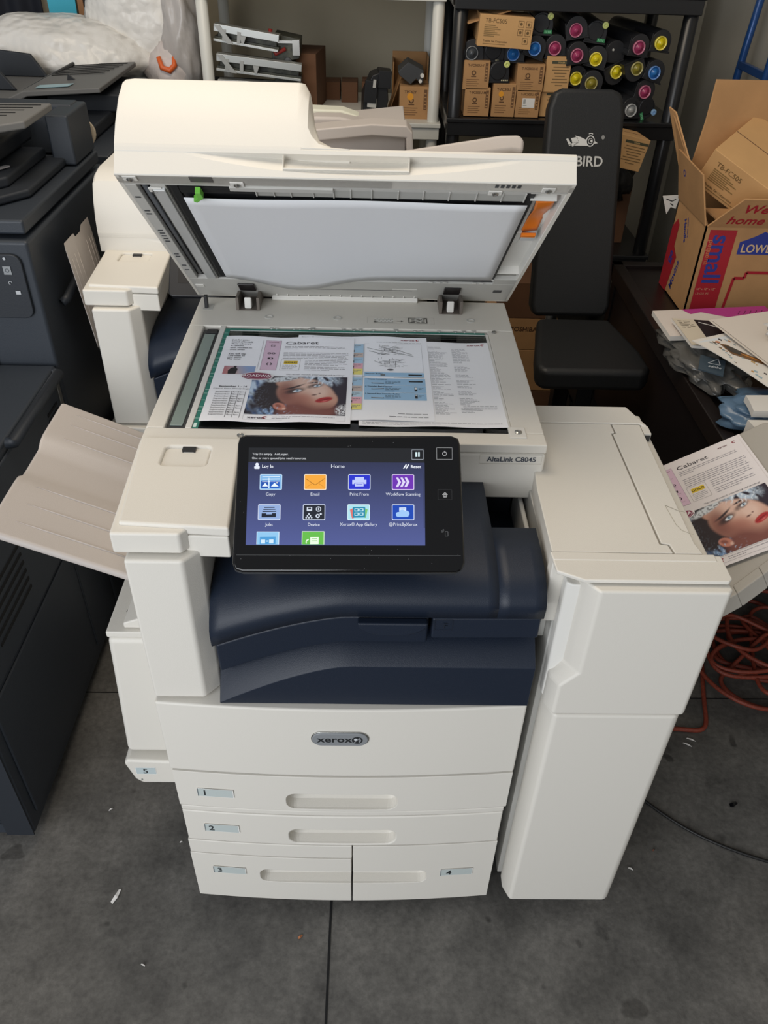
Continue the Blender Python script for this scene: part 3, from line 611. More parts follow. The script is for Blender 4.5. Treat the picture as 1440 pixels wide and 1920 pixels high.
# ---- control panel of the open printer
e_up = Vector((0, .743, .670)); e_x = Vector((1, 0, .0145)).normalized(); e_n = e_x.cross(e_up).normalized(); e_up = e_n.cross(e_x)
CM = Matrix((e_x, e_up, e_n)).transposed().to_4x4(); CM.translation = Vector((-.1320, -.0600, .9763))
g = G(); g.prism([(-.0015, .012), (.002, .003), (.012, 0), (.282, 0), (.290, .004), (.2935, .013), (.2895, .168), (.287, .176), (.278, .1795), (.010, .1795), (.003, .176), (.001, .168)], 'z', -.017, 0)
cp = g.obj('control_panel', GLOSS, printer, bev=.004, seg=4); cp.matrix_local = CM
g = G(); g.prism([(-.002, .012), (.002, .002), (.012, -.001), (.282, -.001), (.290, .003), (.2942, .013), (.2902, .168), (.2877, .177), (.278, .1803), (.010, .1803), (.002, .177), (.0, .168)], 'z', -.015, -.008); g.obj('panel_rim', mat('silver_rim', '#55575a', .3, metal=.8), cp)
g = G(); g.box(.004, .0215, .0, .288, .0221, .0003); g.obj('panel_seam', DGREY, cp)
p = Print(lambda u, v, h: Vector((u, v, h)))
PX = lambda X: (X-72)/4395
PY = lambda X, Y: .1795-(Y-.0187*(X-85)-72)/4395
def U(X, Y): return (PX(X), PY(X, Y))
def quad(X0, Y0, X1, Y1, c, h=1): return p.poly([U(X0, Y1), U(X1, Y1), U(X1, Y0), U(X0, Y0)], c, h)
sx0, sy0 = U(140, 718-8); sx1, sy1 = U(1140, 170)
p.rect(sx0, sy0, sx1, sy1, '#1d1f22', 1)
vt = U(150, 236)[1]
p.vgrad(sx0, sy0, sx1, vt, '#505a92', '#2e3350', 2, 12)
def T(t, X, Y, s=20, c='#dfe4ee', al='l', bold=False): a = U(X, Y); p.text(t, a[0], a[1], s/4395*1.36, c, 4, al, bold)
T('Tray 2 is empty.  Add paper.', 162, 196, 13, '#d8dade'); T('One or more queued jobs need resources.', 160, 220, 13, '#d8dade')
T('Log In', 218, 271, 19, '#e8ecf4', bold=True); T('Home', 648, 279, 23, '#dfe4ee', 'c'); T('Reset', 1060, 286, 19, '#e8ecf4', bold=True)
a = U(190, 252); p.ell(a[0], a[1], .0021, .0024, '#e0e6f2', 4); a = U(190, 270); p.rr(a[0]-.0035, a[1]-.0017, a[0]+.0035, a[1]+.0022, .0012, '#e0e6f2', 4)
for d_ in (0, 14): p.line([U(1020+d_, 288), U(1036+d_, 264)], .0016, '#e8ecf4', 4)
a = U(1066, 236); b_ = U(1134, 178); p.rr(a[0], a[1], b_[0], b_[1], .001, '#9aa0a8', 3); p.rr(a[0]+.0006, a[1]+.0006, b_[0]-.0006, b_[1]-.0006, .0008, '#14161a', 4)
for d_ in (1088, 1103): quad(d_, 193, d_+9, 221, '#d9f0f4', 5)
def icon(X, Y, c, w=126, hh=88, rim='#cfd9ee', bot=None):
    a = U(X-w/2, Y+hh/2 if bot is None else bot); b_ = U(X+w/2, Y-hh/2); b_ = (b_[0], b_[1])
    r_ = .0016 if bot is None else .0004
    p.rr(a[0], a[1], b_[0], b_[1], r_, rim, 3); p.rr(a[0]+.0009, a[1]+(.0009 if bot is None else 0), b_[0]-.0009, b_[1]-.0009, r_*.8, c, 4)
# row 1
icon(271, 354, '#7fb2e0', rim='#b9d5ee')
for yy in (322, 336, 350): quad(222, yy, 320, yy+4, '#e6f1fb', 5)
quad(216, 346, 256, 390, '#1f4fa8', 5); quad(258, 330, 262, 392, '#dcebf8', 6); quad(266, 348, 320, 390, '#1c57b8', 5)
p.poly([U(222, 380), U(256, 380), U(240, 360)], '#e6f1fb', 7); p.poly([U(272, 382), U(316, 382), U(292, 360)], '#e6f1fb', 7); a = U(306, 360); p.ell(a[0], a[1], .0009, .0009, '#fff2c0', 7)
icon(521, 358, '#f0a53a', rim='#f2e2c8'); p.line([U(466, 338), U(521, 376), U(576, 338)], .0006, '#8a5a20', 6); p.line([U(466, 392), U(505, 366)], .0004, '#b9782a', 6); p.line([U(576, 392), U(540, 366)], .0004, '#b9782a', 6)
icon(770, 362, '#2530c8'); quad(744, 334, 796, 350, '#bcc8f4', 5); quad(730, 350, 810, 374, '#bcc8f4', 5); quad(742, 366, 798, 392, '#2530c8', 6); quad(746, 370, 794, 388, '#bcc8f4', 7); quad(752, 376, 788, 379, '#2530c8', 8)
icon(1017, 366, '#6a2fae', rim='#dccdf0')
for d_ in (0, 24, 48): p.poly([U(978+d_, 340), U(990+d_, 340), U(1006+d_, 366), U(990+d_, 394), U(976+d_, 394), U(990+d_, 366)], '#d9d2f0', 5)
T('Copy', 271, 432, 18, al='c'); T('Email', 521, 436, 18, al='c'); T('Print From', 770, 440, 18, al='c'); T('Workflow Scanning', 1017, 444, 18, al='c')
# row 2
icon(266, 527, '#8fa9d6')
for k_, yy in enumerate((498, 509, 521)): quad(238-k_*5, yy, 296+k_*5, yy+5, '#1d2435', 5)
quad(224, 533, 304, 556, '#1a2130', 5); quad(250, 531, 282, 540, '#8fa9d6', 6)
icon(517, 531, '#20242e'); quad(476, 502, 506, 524, '#cdd5e2', 5); quad(484, 506, 500, 516, '#20242e', 6)
a = U(542, 514); p.ring(a[0], a[1], .0024, .0034, '#cdd5e2', 5); quad(539, 507, 545, 520, '#cdd5e2', 5)
for q in ((489, 541), (481, 552), (497, 552), (474, 562), (489, 562), (504, 562)): a = U(*q); p.ell(a[0], a[1], .0011, .0011, '#cdd5e2', 5, 8)
a = U(538, 553); p.ring(a[0], a[1], .0011, .0027, '#cdd5e2', 5); a = U(555, 542); p.ell(a[0], a[1], .0014, .0014, '#cdd5e2', 5)
icon(767, 535, '#a8dbe6', rim='#d6ecf2'); p.poly([U(718, 520), U(734, 512), U(742, 568), U(730, 570)], '#d8706a', 5); p.poly([U(800, 512), U(818, 520), U(808, 568), U(796, 566)], '#7fc26e', 5); quad(734, 506, 804, 566, '#1d86a8', 6)
for q in ((744, 514), (772, 514), (744, 538), (772, 538)): quad(q[0], q[1], q[0]+22, q[1]+17, '#d7f0f4', 7); quad(q[0]+4, q[1]+4, q[0]+18, q[1]+13, '#1d86a8', 8)
icon(1017, 539, '#1846b0'); quad(995, 512, 1034, 536, '#cfe0f8', 5); quad(1001, 519, 1028, 522, '#1846b0', 6)
for q, r_ in (((990, 552), .0032), ((1012, 543), .0042), ((1036, 548), .0038)): a = U(*q); p.ell(a[0], a[1], r_, r_, '#9cc4f0', 7)
quad(984, 552, 1046, 566, '#9cc4f0', 8)
T('Jobs', 266, 605, 18, al='c'); T('Device', 517, 609, 18, al='c'); T('Xerox® App Gallery', 767, 612, 18, al='c'); T('@PrintByXerox', 1017, 616, 18, al='c')
# row 3, cut by the screen's edge
icon(262, 682, '#8ec3e8', rim='#cfe2f0', bot=708); quad(218, 666, 306, 708, '#4d9ad2', 5); quad(224, 682, 248, 704, '#cfe6f6', 6); quad(254, 688, 264, 694, '#cfe6f6', 6); quad(270, 682, 294, 704, '#cfe6f6', 6)
icon(514, 684, '#64b94a', rim='#d5edc8', bot=712); quad(498, 672, 546, 712, '#e6f5de', 5); quad(506, 680, 538, 684, '#64b94a', 6); quad(506, 692, 538, 696, '#64b94a', 6); a = U(486, 696); p.ring(a[0]+.001, a[1]-.001, .0026, .004, '#e6f5de', 5, 10, 90, 210)
quad(1133, 315, 1138, 630, '#30364e', 4)
p.obj('screen', cp, SCREEN)
p = Print(lambda u, v, h: Vector((u, v, h)))
def btn(X0, Y0, X1, Y1, c, t=.0003): a = U(X0, Y1); b_ = U(X1, Y0); p.frame(a[0], a[1], b_[0], b_[1], t, c)
btn(1208, 168, 1299, 237, '#8d8f92', .0006); a = U(1254, 203); p.ring(a[0], a[1], .0022, .0029, '#b9babd', 1, 16, 110, 430); p.rect(a[0]-.0003, a[1]+.0008, a[0]+.0003, a[1]+.0038, '#b9babd', 2)
btn(1214, 412, 1293, 470, '#3c3d40'); a = U(1254, 443); p.line([(a[0]-.0032, a[1]+.0002), (a[0], a[1]+.0032), (a[0]+.0032, a[1]+.0002)], .0007, '#c9cacc', 1); p.frame(a[0]-.0023, a[1]-.003, a[0]+.0023, a[1]+.0006, .0006, '#c9cacc', 1); p.rect(a[0]-.0006, a[1]-.003, a[0]+.0006, a[1]-.0008, '#c9cacc', 2)
a = U(1258, 664); p.frame(a[0]-.0015, a[1]-.003, a[0]+.0025, a[1]+.003, .0004, '#6e7073', 1)
for k_ in (1, 2, 3): p.ring(a[0]-.002, a[1]+.002, .0008+k_*.001, .0011+k_*.001, '#6e7073', 1, 8, 100, 190)
rng = random.Random(9)
for i in range(46):
    u_, v_ = rng.uniform(.005, .285), rng.uniform(.002, .178)
    if sx0 < u_ < sx1 and sy0 < v_ < sy1: continue
    p.ell(u_, v_, .0003, .0003, '#8d8f92', 1, 5)
p.obj('button_marks', cp)
g = G(); g.prism([(.02, .965), (.06, 1.03), (.12, 1.06), (.16, 1.03), (.22, .96), (.22, .90), (.10, .90)], 'x', -.115, .11); g.obj('panel_mount', BLACK, printer, bev=.004)

# ------------------------------------------------------------------ finisher on the right of the printer
fin = thing('finisher_unit', 'tall cream finisher cabinet attached to the right side of the open printer', 'finisher', (.43, .22, 0))
FO = Vector((-.43, -.22, 0))
def fobj(g_, nm, ma, par=fin, **k):
    if par is fin: g_.v = [q+FO for q in g_.v]
    else: g_.v = [q+FO for q in g_.v]
    return g_.obj(nm, ma, par, **k)
g = G(); g.box(.333, .02, .055, .535, .46, .905); fobj(g, 'cabinet', WHITE, bev=.004)
g = G(); g.box(.3155, .036, .06, .333, .42, .884); g.box(.302, .06, .74, .3155, .39, .884); fobj(g, 'inner_side', LGREY, bev=.002)
dprof = [(.336, -.002), (.343, -.020), (.532, -.020), (.541, -.012), (.541, .03), (.320, .03), (.314, .012)]
fullp = [(.319, .0), (.330, -.020), (.534, -.020), (.541, -.012), (.541, .034), (.319, .034), (.319, .012)]
cutp = [(.344, -.006), (.356, -.020), (.534, -.020), (.541, -.012), (.541, .034), (.334, .034), (.336, .008)]
g = G(); lev = [(.6485, fullp), (.715, fullp), (.745, cutp), (.9125, cutp)]
for z_, pl_ in lev: g.v += [Vector((a, b_, z_)) for a, b_ in pl_]
for i in range(3):
    for j in range(7): g.f.append([i*7+j, i*7+(j+1) % 7, (i+1)*7+(j+1) % 7, (i+1)*7+j]); g.c.append(None)
g.f.append(list(range(7))[::-1]); g.c.append(None); g.f.append([21+j for j in range(7)]); g.c.append(None)
ud = fobj(g, 'upper_door', WHITE, bev=.004, seg=3)
g = G(); g.prism([(.322, .006), (.334, -.020), (.526, -.020), (.535, -.012), (.535, .034), (.322, .034)], 'z', .055, .646); fobj(g, 'lower_door', WHITE, bev=.006, seg=3)
g = G(); g.prism([(.352, .033), (.317, .033), (.317, .014), (.325, .009), (.352, .006)], 'z', .655, .8985); fobj(g, 'door_grip_recess', WHITE2, ud, bev=.003)
g = G(); g.prism([(.298, .048), (.300, .012), (.336, -.006), (.535, -.006), (.541, .0), (.541, .048)], 'z', .9150, .9215); fobj(g, 'front_ledge', WHITE, bev=.002)
g = G(); g.prism([(.297, .052), (.299, .034), (.532, .034), (.532, .05), (.519, .05)], 'z', .80, .9225); fobj(g, 'front_cover', WHITE, bev=.002)
g = G(); g.prism([(.300, .052), (.474, .052), (.4715, .070), (.460, .072), (.4585, .370), (.465, .373), (.464, .400), (.318, .400), (.302, .2)], 'z', .885, .922); g = fobj(g, 'top_cover', WHITE, bev=.0018)
g = G(); g.prism([(.4768, .052), (.517, .052), (.512, .075), (.516, .40), (.4668, .40), (.4678, .3715), (.4613, .3690), (.4630, .0745), (.4745, .0715)], 'z', .885, .9215); tf = fobj(g, 'top_flap', WHITE, bev=.0018)
p = Print(planar((0, 0, .9216), (1, 0, 0), (0, 1, 0))); p.line([(.494, .165), (.512, .150), (.520, .148)], .0008, '#8f8878'); p.line([(.494, .165), (.497, .118), (.502, .104), (.516, .094)], .0006, '#a39b89'); p.g.v = [q+FO for q in p.g.v]; p.obj('exit_notch_line', tf)
g = G(); g.prism([(.318, .402), (.516, .402), (.521, .395), (.528, .395), (.506, .46), (.325, .46)], 'z', .86, .9225); rc = fobj(g, 'rear_cover', WHITE, bev=.002)
g = G(); g.box(.517, .372, .880, .530, .397, .9205); fobj(g, 'rear_port', WHITE, rc, bev=.001); h_ = rc; g = G(); g.box(.5185, .3712, .883, .5285, .3722, .917); fobj(g, 'port_hole', DGREY, h_)
for x_ in (.36, .51):
    for y_ in (.07, .40):
        g = G(); g.lathe((x_-.011, y_, .022), (1, 0, 0), [(.022, 0), (.022, .022)], 16); g.box(x_-.013, y_-.015, .02, x_+.013, y_+.015, .056); fobj(g, 'caster', BLACK)
g = G(); g.lathe((.535, .2, .17), (1, 0, 0), [(.01, 0), (.02, .01), (.02, .014)], 14); fobj(g, 'side_latch', WHITE2)
# right output tray, climbing to the right (29 degrees)
TT = .51307; EX = Vector((math.cos(TT)*.99947, math.cos(TT)*.03245, math.sin(TT))); P0 = Vector((.5560, .1997, .7122)); EY = Vector((-.0295, .9995, -.0146)); EN = EX.cross(EY).normalized()
def tp3(u, v, h): return P0+EX*u+EY*v+EN*h
g = G()
outl = [(-.02, -.085), (.10, -.062), (.20, -.022), (.30, .02), (.36, .06), (.36, .24), (.34, .30), (.30, .325), (.20, .32), (-.02, .31)]
g.slab([tp3(a, b_, -.004) for a, b_ in outl], -EN*.016)
rt_ = fobj(g, 'right_output_tray', mat('grey_tray_plastic', '#a8a39a', .5, bump=.1, bscale=600), bev=.006, seg=3)
g = G()
lip = [(-.02, -.085, -.002), (.04, -.074, -.002), (.10, -.062, -.002), (.15, -.043, -.002), (.20, -.023, -.002), (.25, -.002, -.002), (.30, .018, -.002)]
for a, b_ in zip(lip, lip[1:]):
    g.slab([tp3(a[0], a[1], a[2]), tp3(b_[0], b_[1], b_[2]), tp3(b_[0], b_[1]-.006, -.030), tp3(a[0], a[1]-.006, -.030)], EY*.02)
fobj(g, 'tray_lip', mat('grey_tray_plastic', ''), rt_, bev=.002)

# ------------------------------------------------------------------ printed pages
def lerp3(a, b, t): t = max(0, min(1, t)); return tuple(a[i]+(b[i]-a[i])*t for i in range(3))
SK = lin('#c99a86'); SKL = lin('#e3c3b4'); SKS = lin('#7d4a42'); HAIR = lin('#2b2226'); BGD = lin('#241c28'); BLU = lin('#7fa3d0'); BLL = lin('#c9dcf0'); LIP = lin('#b02d30')
def el(u, v, cu, cv, ru, rv, a=0, s=.25):
    x_, y_ = (u-cu)*1.65, (v-cv); ca, sa = math.cos(a), math.sin(a); X, Y = x_*ca+y_*sa, -x_*sa+y_*ca
    d = math.hypot(X/ru, Y/rv); return 1-smoothstep(1-s, 1+s, d)
def portrait(u, v):
    v = 1-v  # v down
    c = lerp3(BGD, lin('#2f2634'), u)
    n1 = noise.noise(Vector((u*26-v*9, v*7+u*5, 1.3))); n2 = noise.noise(Vector((u*60, v*40, 4)))
    # feathers at the left
    f = (1-smoothstep(.06+.06*v, .20+.10*v, u))*(1-smoothstep(.55, .98, v+n1*.5-u*.4)); c = lerp3(c, lerp3(lin('#3c5a8c'), BLL, .5+n1*1.5), f*.95)
    f2 = el(u, v, .30, .93, .30, .16, 0, .5)*smoothstep(.0, .35, n1+.15); c = lerp3(c, BLU, f2*.75)
    f3 = el(u, v, .72, .06, .30, .16, .2, .5)*smoothstep(-.1, .3, n1+.1); c = lerp3(c, BLL, f3*.85)
    # hair
    c = lerp3(c, HAIR, el(u, v, .24, .46, .30, .42, .35, .12))
    # neck and shaded jaw
    c = lerp3(c, SKS, el(u, v, .62, .92, .50, .25, -.1, .25))
    # face
    fm = el(u, v, .585, .48, .52, .40, .42, .07); fm = max(fm, el(u, v, .47, .22, .36, .20, .25, .1), el(u, v, .78, .62, .22, .24, .3, .1))
    fm *= smoothstep(-.02, .05, 1.03-(u*.80+max(0, .28-v)*.9+max(0, v-.45)*.12))
    sk = lerp3(SK, SKL, el(u, v, .60, .25, .40, .22, .4, .6)*.8+el(u, v, .72, .48, .12, .16, .3, .7)*.5)
    sk = lerp3(sk, lin('#b5796a'), el(u, v, .52, .62, .26, .16, .2, .7)*.8); sk = lerp3(sk, SKS, min(1, smoothstep(.66, .95, v+u*.05)*.95+el(u, v, .46, .70, .26, .16, .3, .8)*.6))
    sk = lerp3(sk, SKS, el(u, v, .37, .42, .16, .26, .2, .7)*.8)
    c = lerp3(c, sk, fm)
    # smoky eyes
    for cu, cv, k in ((.485, .385, 1), (.685, .245, .82)):
        c = lerp3(c, lin('#3a2a2c'), el(u, v, cu-.02*k, cv+.01, .16*k, .062*k, -.32, .5)*.92)
        c = lerp3(c, lin('#e4e8ee'), el(u, v, cu+.005, cv+.01, .072*k, .030*k, -.25, .2)); c = lerp3(c, lin('#8fa9bd'), el(u, v, cu+.006, cv+.006, .032*k, .032*k, 0, .2)); c = lerp3(c, lin('#101216'), el(u, v, cu+.006, cv+.006, .013*k, .013*k, 0, .3))
    c = lerp3(c, lin('#33262a'), el(u, v, .455, .300-.12*(u-.455), .165, .022, -.36-.9*(u-.46), .5)*fm); c = lerp3(c, lin('#33262a'), el(u, v, .655, .165, .09, .018, -.22, .5)*fm)
    # nose
    c = lerp3(c, SKL, el(u, v, .665, .38, .035, .12, -.5, .6)*.6); c = lerp3(c, lin('#5b2f2c'), el(u, v, .672, .495, .045, .016, -.2, .5)*.9+el(u, v, .725, .455, .02, .014, 0, .5)*.8)
    # lips
    L_ = el(u, v, .775, .615, .150, .062, -.34, .15); c = lerp3(c, LIP, L_); c = lerp3(c, lin('#6b1418'), L_*el(u, v, .775, .612, .13, .010, -.34, .5)*.8); c = lerp3(c, lin('#e07f7c'), el(u, v, .785, .645, .05, .012, -.34, .6)*.7)
    # ear
    c = lerp3(c, lin('#c27f6c'), el(u, v, .335, .80, .115, .085, .55, .12)); c = lerp3(c, lin('#6e3632'), el(u, v, .325, .785, .060, .035, .55, .4)*.7); c = lerp3(c, lin('#e4bfb0'), el(u, v, .385, .86, .03, .03, 0, .4)*.8)
    # lace band
    ln = el(u, v, .33, .075, .30, .070, -.22, .3); hole = .8*smoothstep(.0, .3, noise.noise(Vector((u*44, v*26, 7)))); c = lerp3(c, lerp3(lin('#d4dadf'), lin('#5b5a60'), hole), ln)
    # wisps
    wv = abs(math.sin(u*55+v*18+n1*4)); c = lerp3(c, lin('#e9f2fb'), f3*smoothstep(.9, 1, wv)); c = lerp3(c, lin('#b6cde8'), f2*smoothstep(.9, 1, wv)*.8+f*smoothstep(.93, 1, wv)*.15)
    # jewel
    j = el(u, v, .965, .86, .10, .13, .3, .3)*smoothstep(-.02, .1, n2+.1); c = lerp3(c, lin('#e8ebf0'), j)
    return c
INK = '#4d4a4c'
def cabaret(p, seed=1, left=True, W=.244, H=.308):
    q = lambda a, b: (a*W, b*H)
    def rc(a, b, c_, d, col, h=1): p.rect(a*W, b*H, c_*W, d*H, col, h)
    def tx(t, a, b, s, col=INK, **k): p.text(t, a*W, b*H, s, col, 2, **k)
    if left:
        for i, L_ in enumerate(('Just for you...', 'board of broads', 'Their admirers', 'is running', 'such goodies on', 'good times')): tx(L_, .055, .936-i*.024, .0062, '#55525a', bold=True)
        for i, L_ in enumerate(('You will tap', 'The beat to', 'sing along', 'The tune.')): tx(L_, .055, .760-i*.022, .0066, '#3a373c', bold=True)
        p.raster(.055*W, .517*H, .285*W, .614*H, 16, 8, lambda u, v: lerp3(lerp3(lin('#b4707a'), lin('#cfa98f'), u*2), lin('#8da4cc'), u*1.4-.3+.3*v), 1)
        p.poly([q(.095, .517), q(.150, .517), q(.158, .575), q(.14, .598), q(.11, .590), q(.09, .556)], '#1e1a1e', 2); p.ell(.136*W, .604*H, .0026, .0026, '#1e1a1e', 2)
        tx('September 1 - 14', .16, .365, .0068, '#2c2a2e', bold=True, al='c'); tx('Cabaret Grace Woody Stages', .155, .342, .0052, al='c')
        for i in range(11):
            tx('September %d' % (i+1), .047, .305-i*.0245, .0058)
            for a in ((.17,) if i % 3 == 2 else (.17, .215)): tx('8pm', a, .305-i*.0245, .0050)
        for a in (.160, .207, .256): rc(a, .035, a+.0035, .32, '#77757a')
        rc(.296, .58, .299, .95, '#b5b3b8')
    rc(.318, .573, .437, .951, '#d9bcd0'); p.frame(.318*W, .573*H, .437*W, .951*H, .0004, '#8d7d8c', 2)
    tx('Welcome', .377, .925, .0050, '#7a3050', bold=True, al='c')
    dk = '#3a3038'; x_ = .377*W
    p.ring(x_, .882*H, .003, .0042, dk, 2, 12, 180, 360)
    for d_ in (-.003, -.001, .001, .003): p.rect(x_+d_-.0004, .882*H, x_+d_+.0004, .898*H, dk, 2)
    p.ring(x_-.0038, .783*H, .0018, .0036, dk, 2, 12); p.ring(x_+.0038, .783*H, .0018, .0036, dk, 2, 12)
    p.rr(x_-.0050, .708*H, x_+.0050, .728*H, .001, dk, 2); p.ell(x_+.001, .718*H, .0017, .0017, '#d9bcd0', 3)
    p.ring(x_, .647*H, .0034, .0052, dk, 2, 8, 110, 250); p.ring(x_, .647*H, .0034, .0052, dk, 2, 8, -70, 70)
    for v_ in (.855, .765, .695, .615): p.lines(.340*W, v_*H, .415*W, 2, .0040, '#8a6d80', seed=seed+int(v_*100), wl=.005)
    tx('Cabaret', .470, .905, .0155, '#403d42', sx=1.22)
    p.lines(.469*W, .882*H, .955*W, 3, .0052, '#98959b', seed=seed+1, wl=.009, last=.25)
    p.lines(.469*W, .800*H, .965*W, 5, .0056, '#98959b', seed=seed+2, wl=.009, last=1)
    p.lines(.640*W, .702*H, .960*W, 4, .0056, '#98959b', seed=seed+3, wl=.009, last=.8); p.lines(.640*W, .620*H, .960*W, 3, .0056, '#98959b', seed=seed+4, wl=.009)
    p.frame(.461*W, .575*H, .605*W, .711*H, .0005, '#8d8a86', 1); rc(.484, .652, .586, .692, '#e0c23c'); tx('GOLD', .535, .662, .0085, '#4b3a10', al='c', bold=True)
    p.lines(.478*W, .638*H, .590*W, 4, .0045, '#a09da0', seed=seed+6, wl=.006, last=.7)
    tx('The rainiest musical, entertaining and ravishing!', .514, .517, .0054, '#55525a', shear=.2)
    p.raster(.283*W, .079*H, .963*W, .500*H, 104, 78, portrait, 2)
    p.frame(.283*W, .022*H, .965*W, .072*H, .0004, '#9a979c', 1)
    if left: tx('xerox', .312, .037, .0088, '#3a2a2e', bold=True, sx=1.3)
    p.ring(.428*W, .047*H, .0018, .0042, '#a03a44', 2, 12, 30, 300); p.lines(.475*W, .057*H, .90*W, 2, .0048, '#98959b', seed=seed+7, wl=.007, last=.3)
    a, b_ = .312*W, .494*H; p.ell(a, b_, .029, .0145, '#f2eef0', 3, 30); p.ell(a, b_, .0272, .0127, '#7d2f4a', 4, 30); p.ell(a, b_, .0255, .0112, '#e6d6dc', 5, 30); p.ell(a, b_, .0248, .0105, '#8a3c56', 6, 30)
    p.text('BROADWAY', a, b_-.0035, .0105, '#f5eef0', 7, al='c', bold=True)
def wavy(x0, y0, z0, W, H, amp=.0016, ph=0, curl=0, rot=0):
    ca, sa = math.cos(rot), math.sin(rot)
    def f(u, v, h):
        e = max(0, 1-v/H*6)+max(0, v/H*6-5)
        return Vector((x0+u*ca-v*sa, y0+u*sa+v*ca, z0+h+amp*(1+math.sin(u*46+ph))*(.25+e)*.8+curl*max(0, u/W-.8)*.01))
    return f
PW, PH = .244, .308
# bottom page of the report, then the supplies page, then the flyer on top
ZG = .9724
p = Print(wavy(.020, .297, ZG, PW, .306, .0010, 2, rot=.006)); p.sheet(PW, .306, '#f4f5f8')
p.text('Configuration Report', .006, .296, .0065, '#4a4a4e', 1, bold=True)
rng = random.Random(3)
for i in range(60): 
    if rng.random() > .12: p.lines(.128, .285-i*.0042, .128+.010+rng.random()*.026, 1, .0042, '#a3a3a9', seed=i, wl=.009, last=1)
for i in range(56):
    r_ = rng.random()
    if i in (14, 15, 22, 23, 27, 28, 33, 36, 37, 42, 43, 50, 51): continue
    p.lines(.172, .279-i*.0042, .172+.016+r_*.022, 1, .0042, '#a3a3a9', seed=200+i, wl=.008, last=1)
p.lines(.176, .068, .240-.004, 4, .0040, '#a3a3a9', seed=77, wl=.008); p.text('xerox', .203, .2925, .0080, '#8a3a48', 1, bold=True, sx=1.3); p.ring(.233, .2955, .0018, .0040, '#a03a44', 1, 12, 30, 300)
p.lines(.006, .012, .236, 2, .0046, '#a3a3a9', seed=91, wl=.008)
tag(p.obj('report_page'), 'printed report page with two narrow columns of grey text, rightmost on the scanner glass', 'paper')
p = Print(wavy(-.101, .312, ZG+.0016, .246, .307, .0012, .7)); p.sheet(.246, .307, '#f4f6fb')
p.text('xerox', .196, .2925, .0085, '#8a3a48', 1, bold=True, sx=1.3); p.ring(.229, .2955, .0018, .0040, '#a03a44', 1, 12, 30, 300); p.lines(.150, .284, .236, 1, .004, '#a7a7ac', seed=4, wl=.008, last=1)
p.text('Printer AltaLink Supply Page', .006, .2955, .0060, '#55555a', 1)
X = lambda x_: x_+.101
Y = lambda y_: y_-.312
for a, b_, c_ in ((.586, .552, '#a9cbe4'), (.552, .533, '#c9b8b0'), (.533, .510, '#a9cbe4'), (.510, .489, '#eab0bd'), (.489, .467, '#ece07c'), (.456, .427, '#a9cbe4'), (.427, .407, '#c9b8b0'), (.407, .388, '#bcd9e8'), (.388, .366, '#eab0bd'), (.366, .345, '#ece07c')):
    p.rect(X(-.005), Y(b_), X(.024), Y(a), c_, 1); p.lines(X(.008), Y(a-.006), X(.022), 2, .005, '#8a8a8e', seed=int(a*1000), wl=.006, h=2); p.rect(X(.0065), Y(b_+.003), X(.0078), Y(b_+.010), '#222226', 2)
p.frame(X(-.005), Y(.345), X(.025), Y(.587), .0005, '#7b96a8', 2)
p.frame(X(.026), Y(.479), X(.134), Y(.590), .0005, '#b9bac0', 1)
rg = random.Random(8)
def sketch(x0, y0, x1, y1, n_, L_=.012):
    for i in range(n_):
        a, b_ = rg.uniform(x0, x1), rg.uniform(y0, y1); t = rg.choice((.35, -.35, 0, 1.57, .35, -.35)); l_ = L_*rg.uniform(.3, 1); p.line([(X(a), Y(b_)), (X(a)+l_*math.cos(t), Y(b_)+l_*math.sin(t)*.8)], .0005, '#303034', 2)
sketch(.048, .545, .090, .580, 70); p.line([(X(.031), Y(.572)), (X(.060), Y(.560)), (X(.085), Y(.566)), (X(.115), Y(.548))], .0009, '#303034', 2); p.line([(X(.035), Y(.560)), (X(.060), Y(.548)), (X(.080), Y(.556)), (X(.118), Y(.541))], .0009, '#303034', 2)
sketch(.052, .500, .098, .530, 46); p.frame(X(.064), Y(.497), X(.084), Y(.520), .0006, '#303034', 2); p.line([(X(.045), Y(.520)), (X(.060), Y(.508))], .0007, '#303034', 2); p.ell(X(.074), Y(.487), .006, .003, '#55555a', 2)
p.rect(X(.027), Y(.462), X(.134), Y(.477), '#9cc3e2', 1); p.line([(X(-.005), Y(.459)), (X(.134), Y(.459))], .0012, '#55707f', 1)
p.text('Scanner Roller', X(.029), Y(.470), .0052, '#26303a', 2, bold=True); p.rect(X(.106), Y(.466), X(.130), Y(.4705), '#1f2124', 2); p.rect(X(.056), Y(.464), X(.064), Y(.470), '#6d7478', 2)
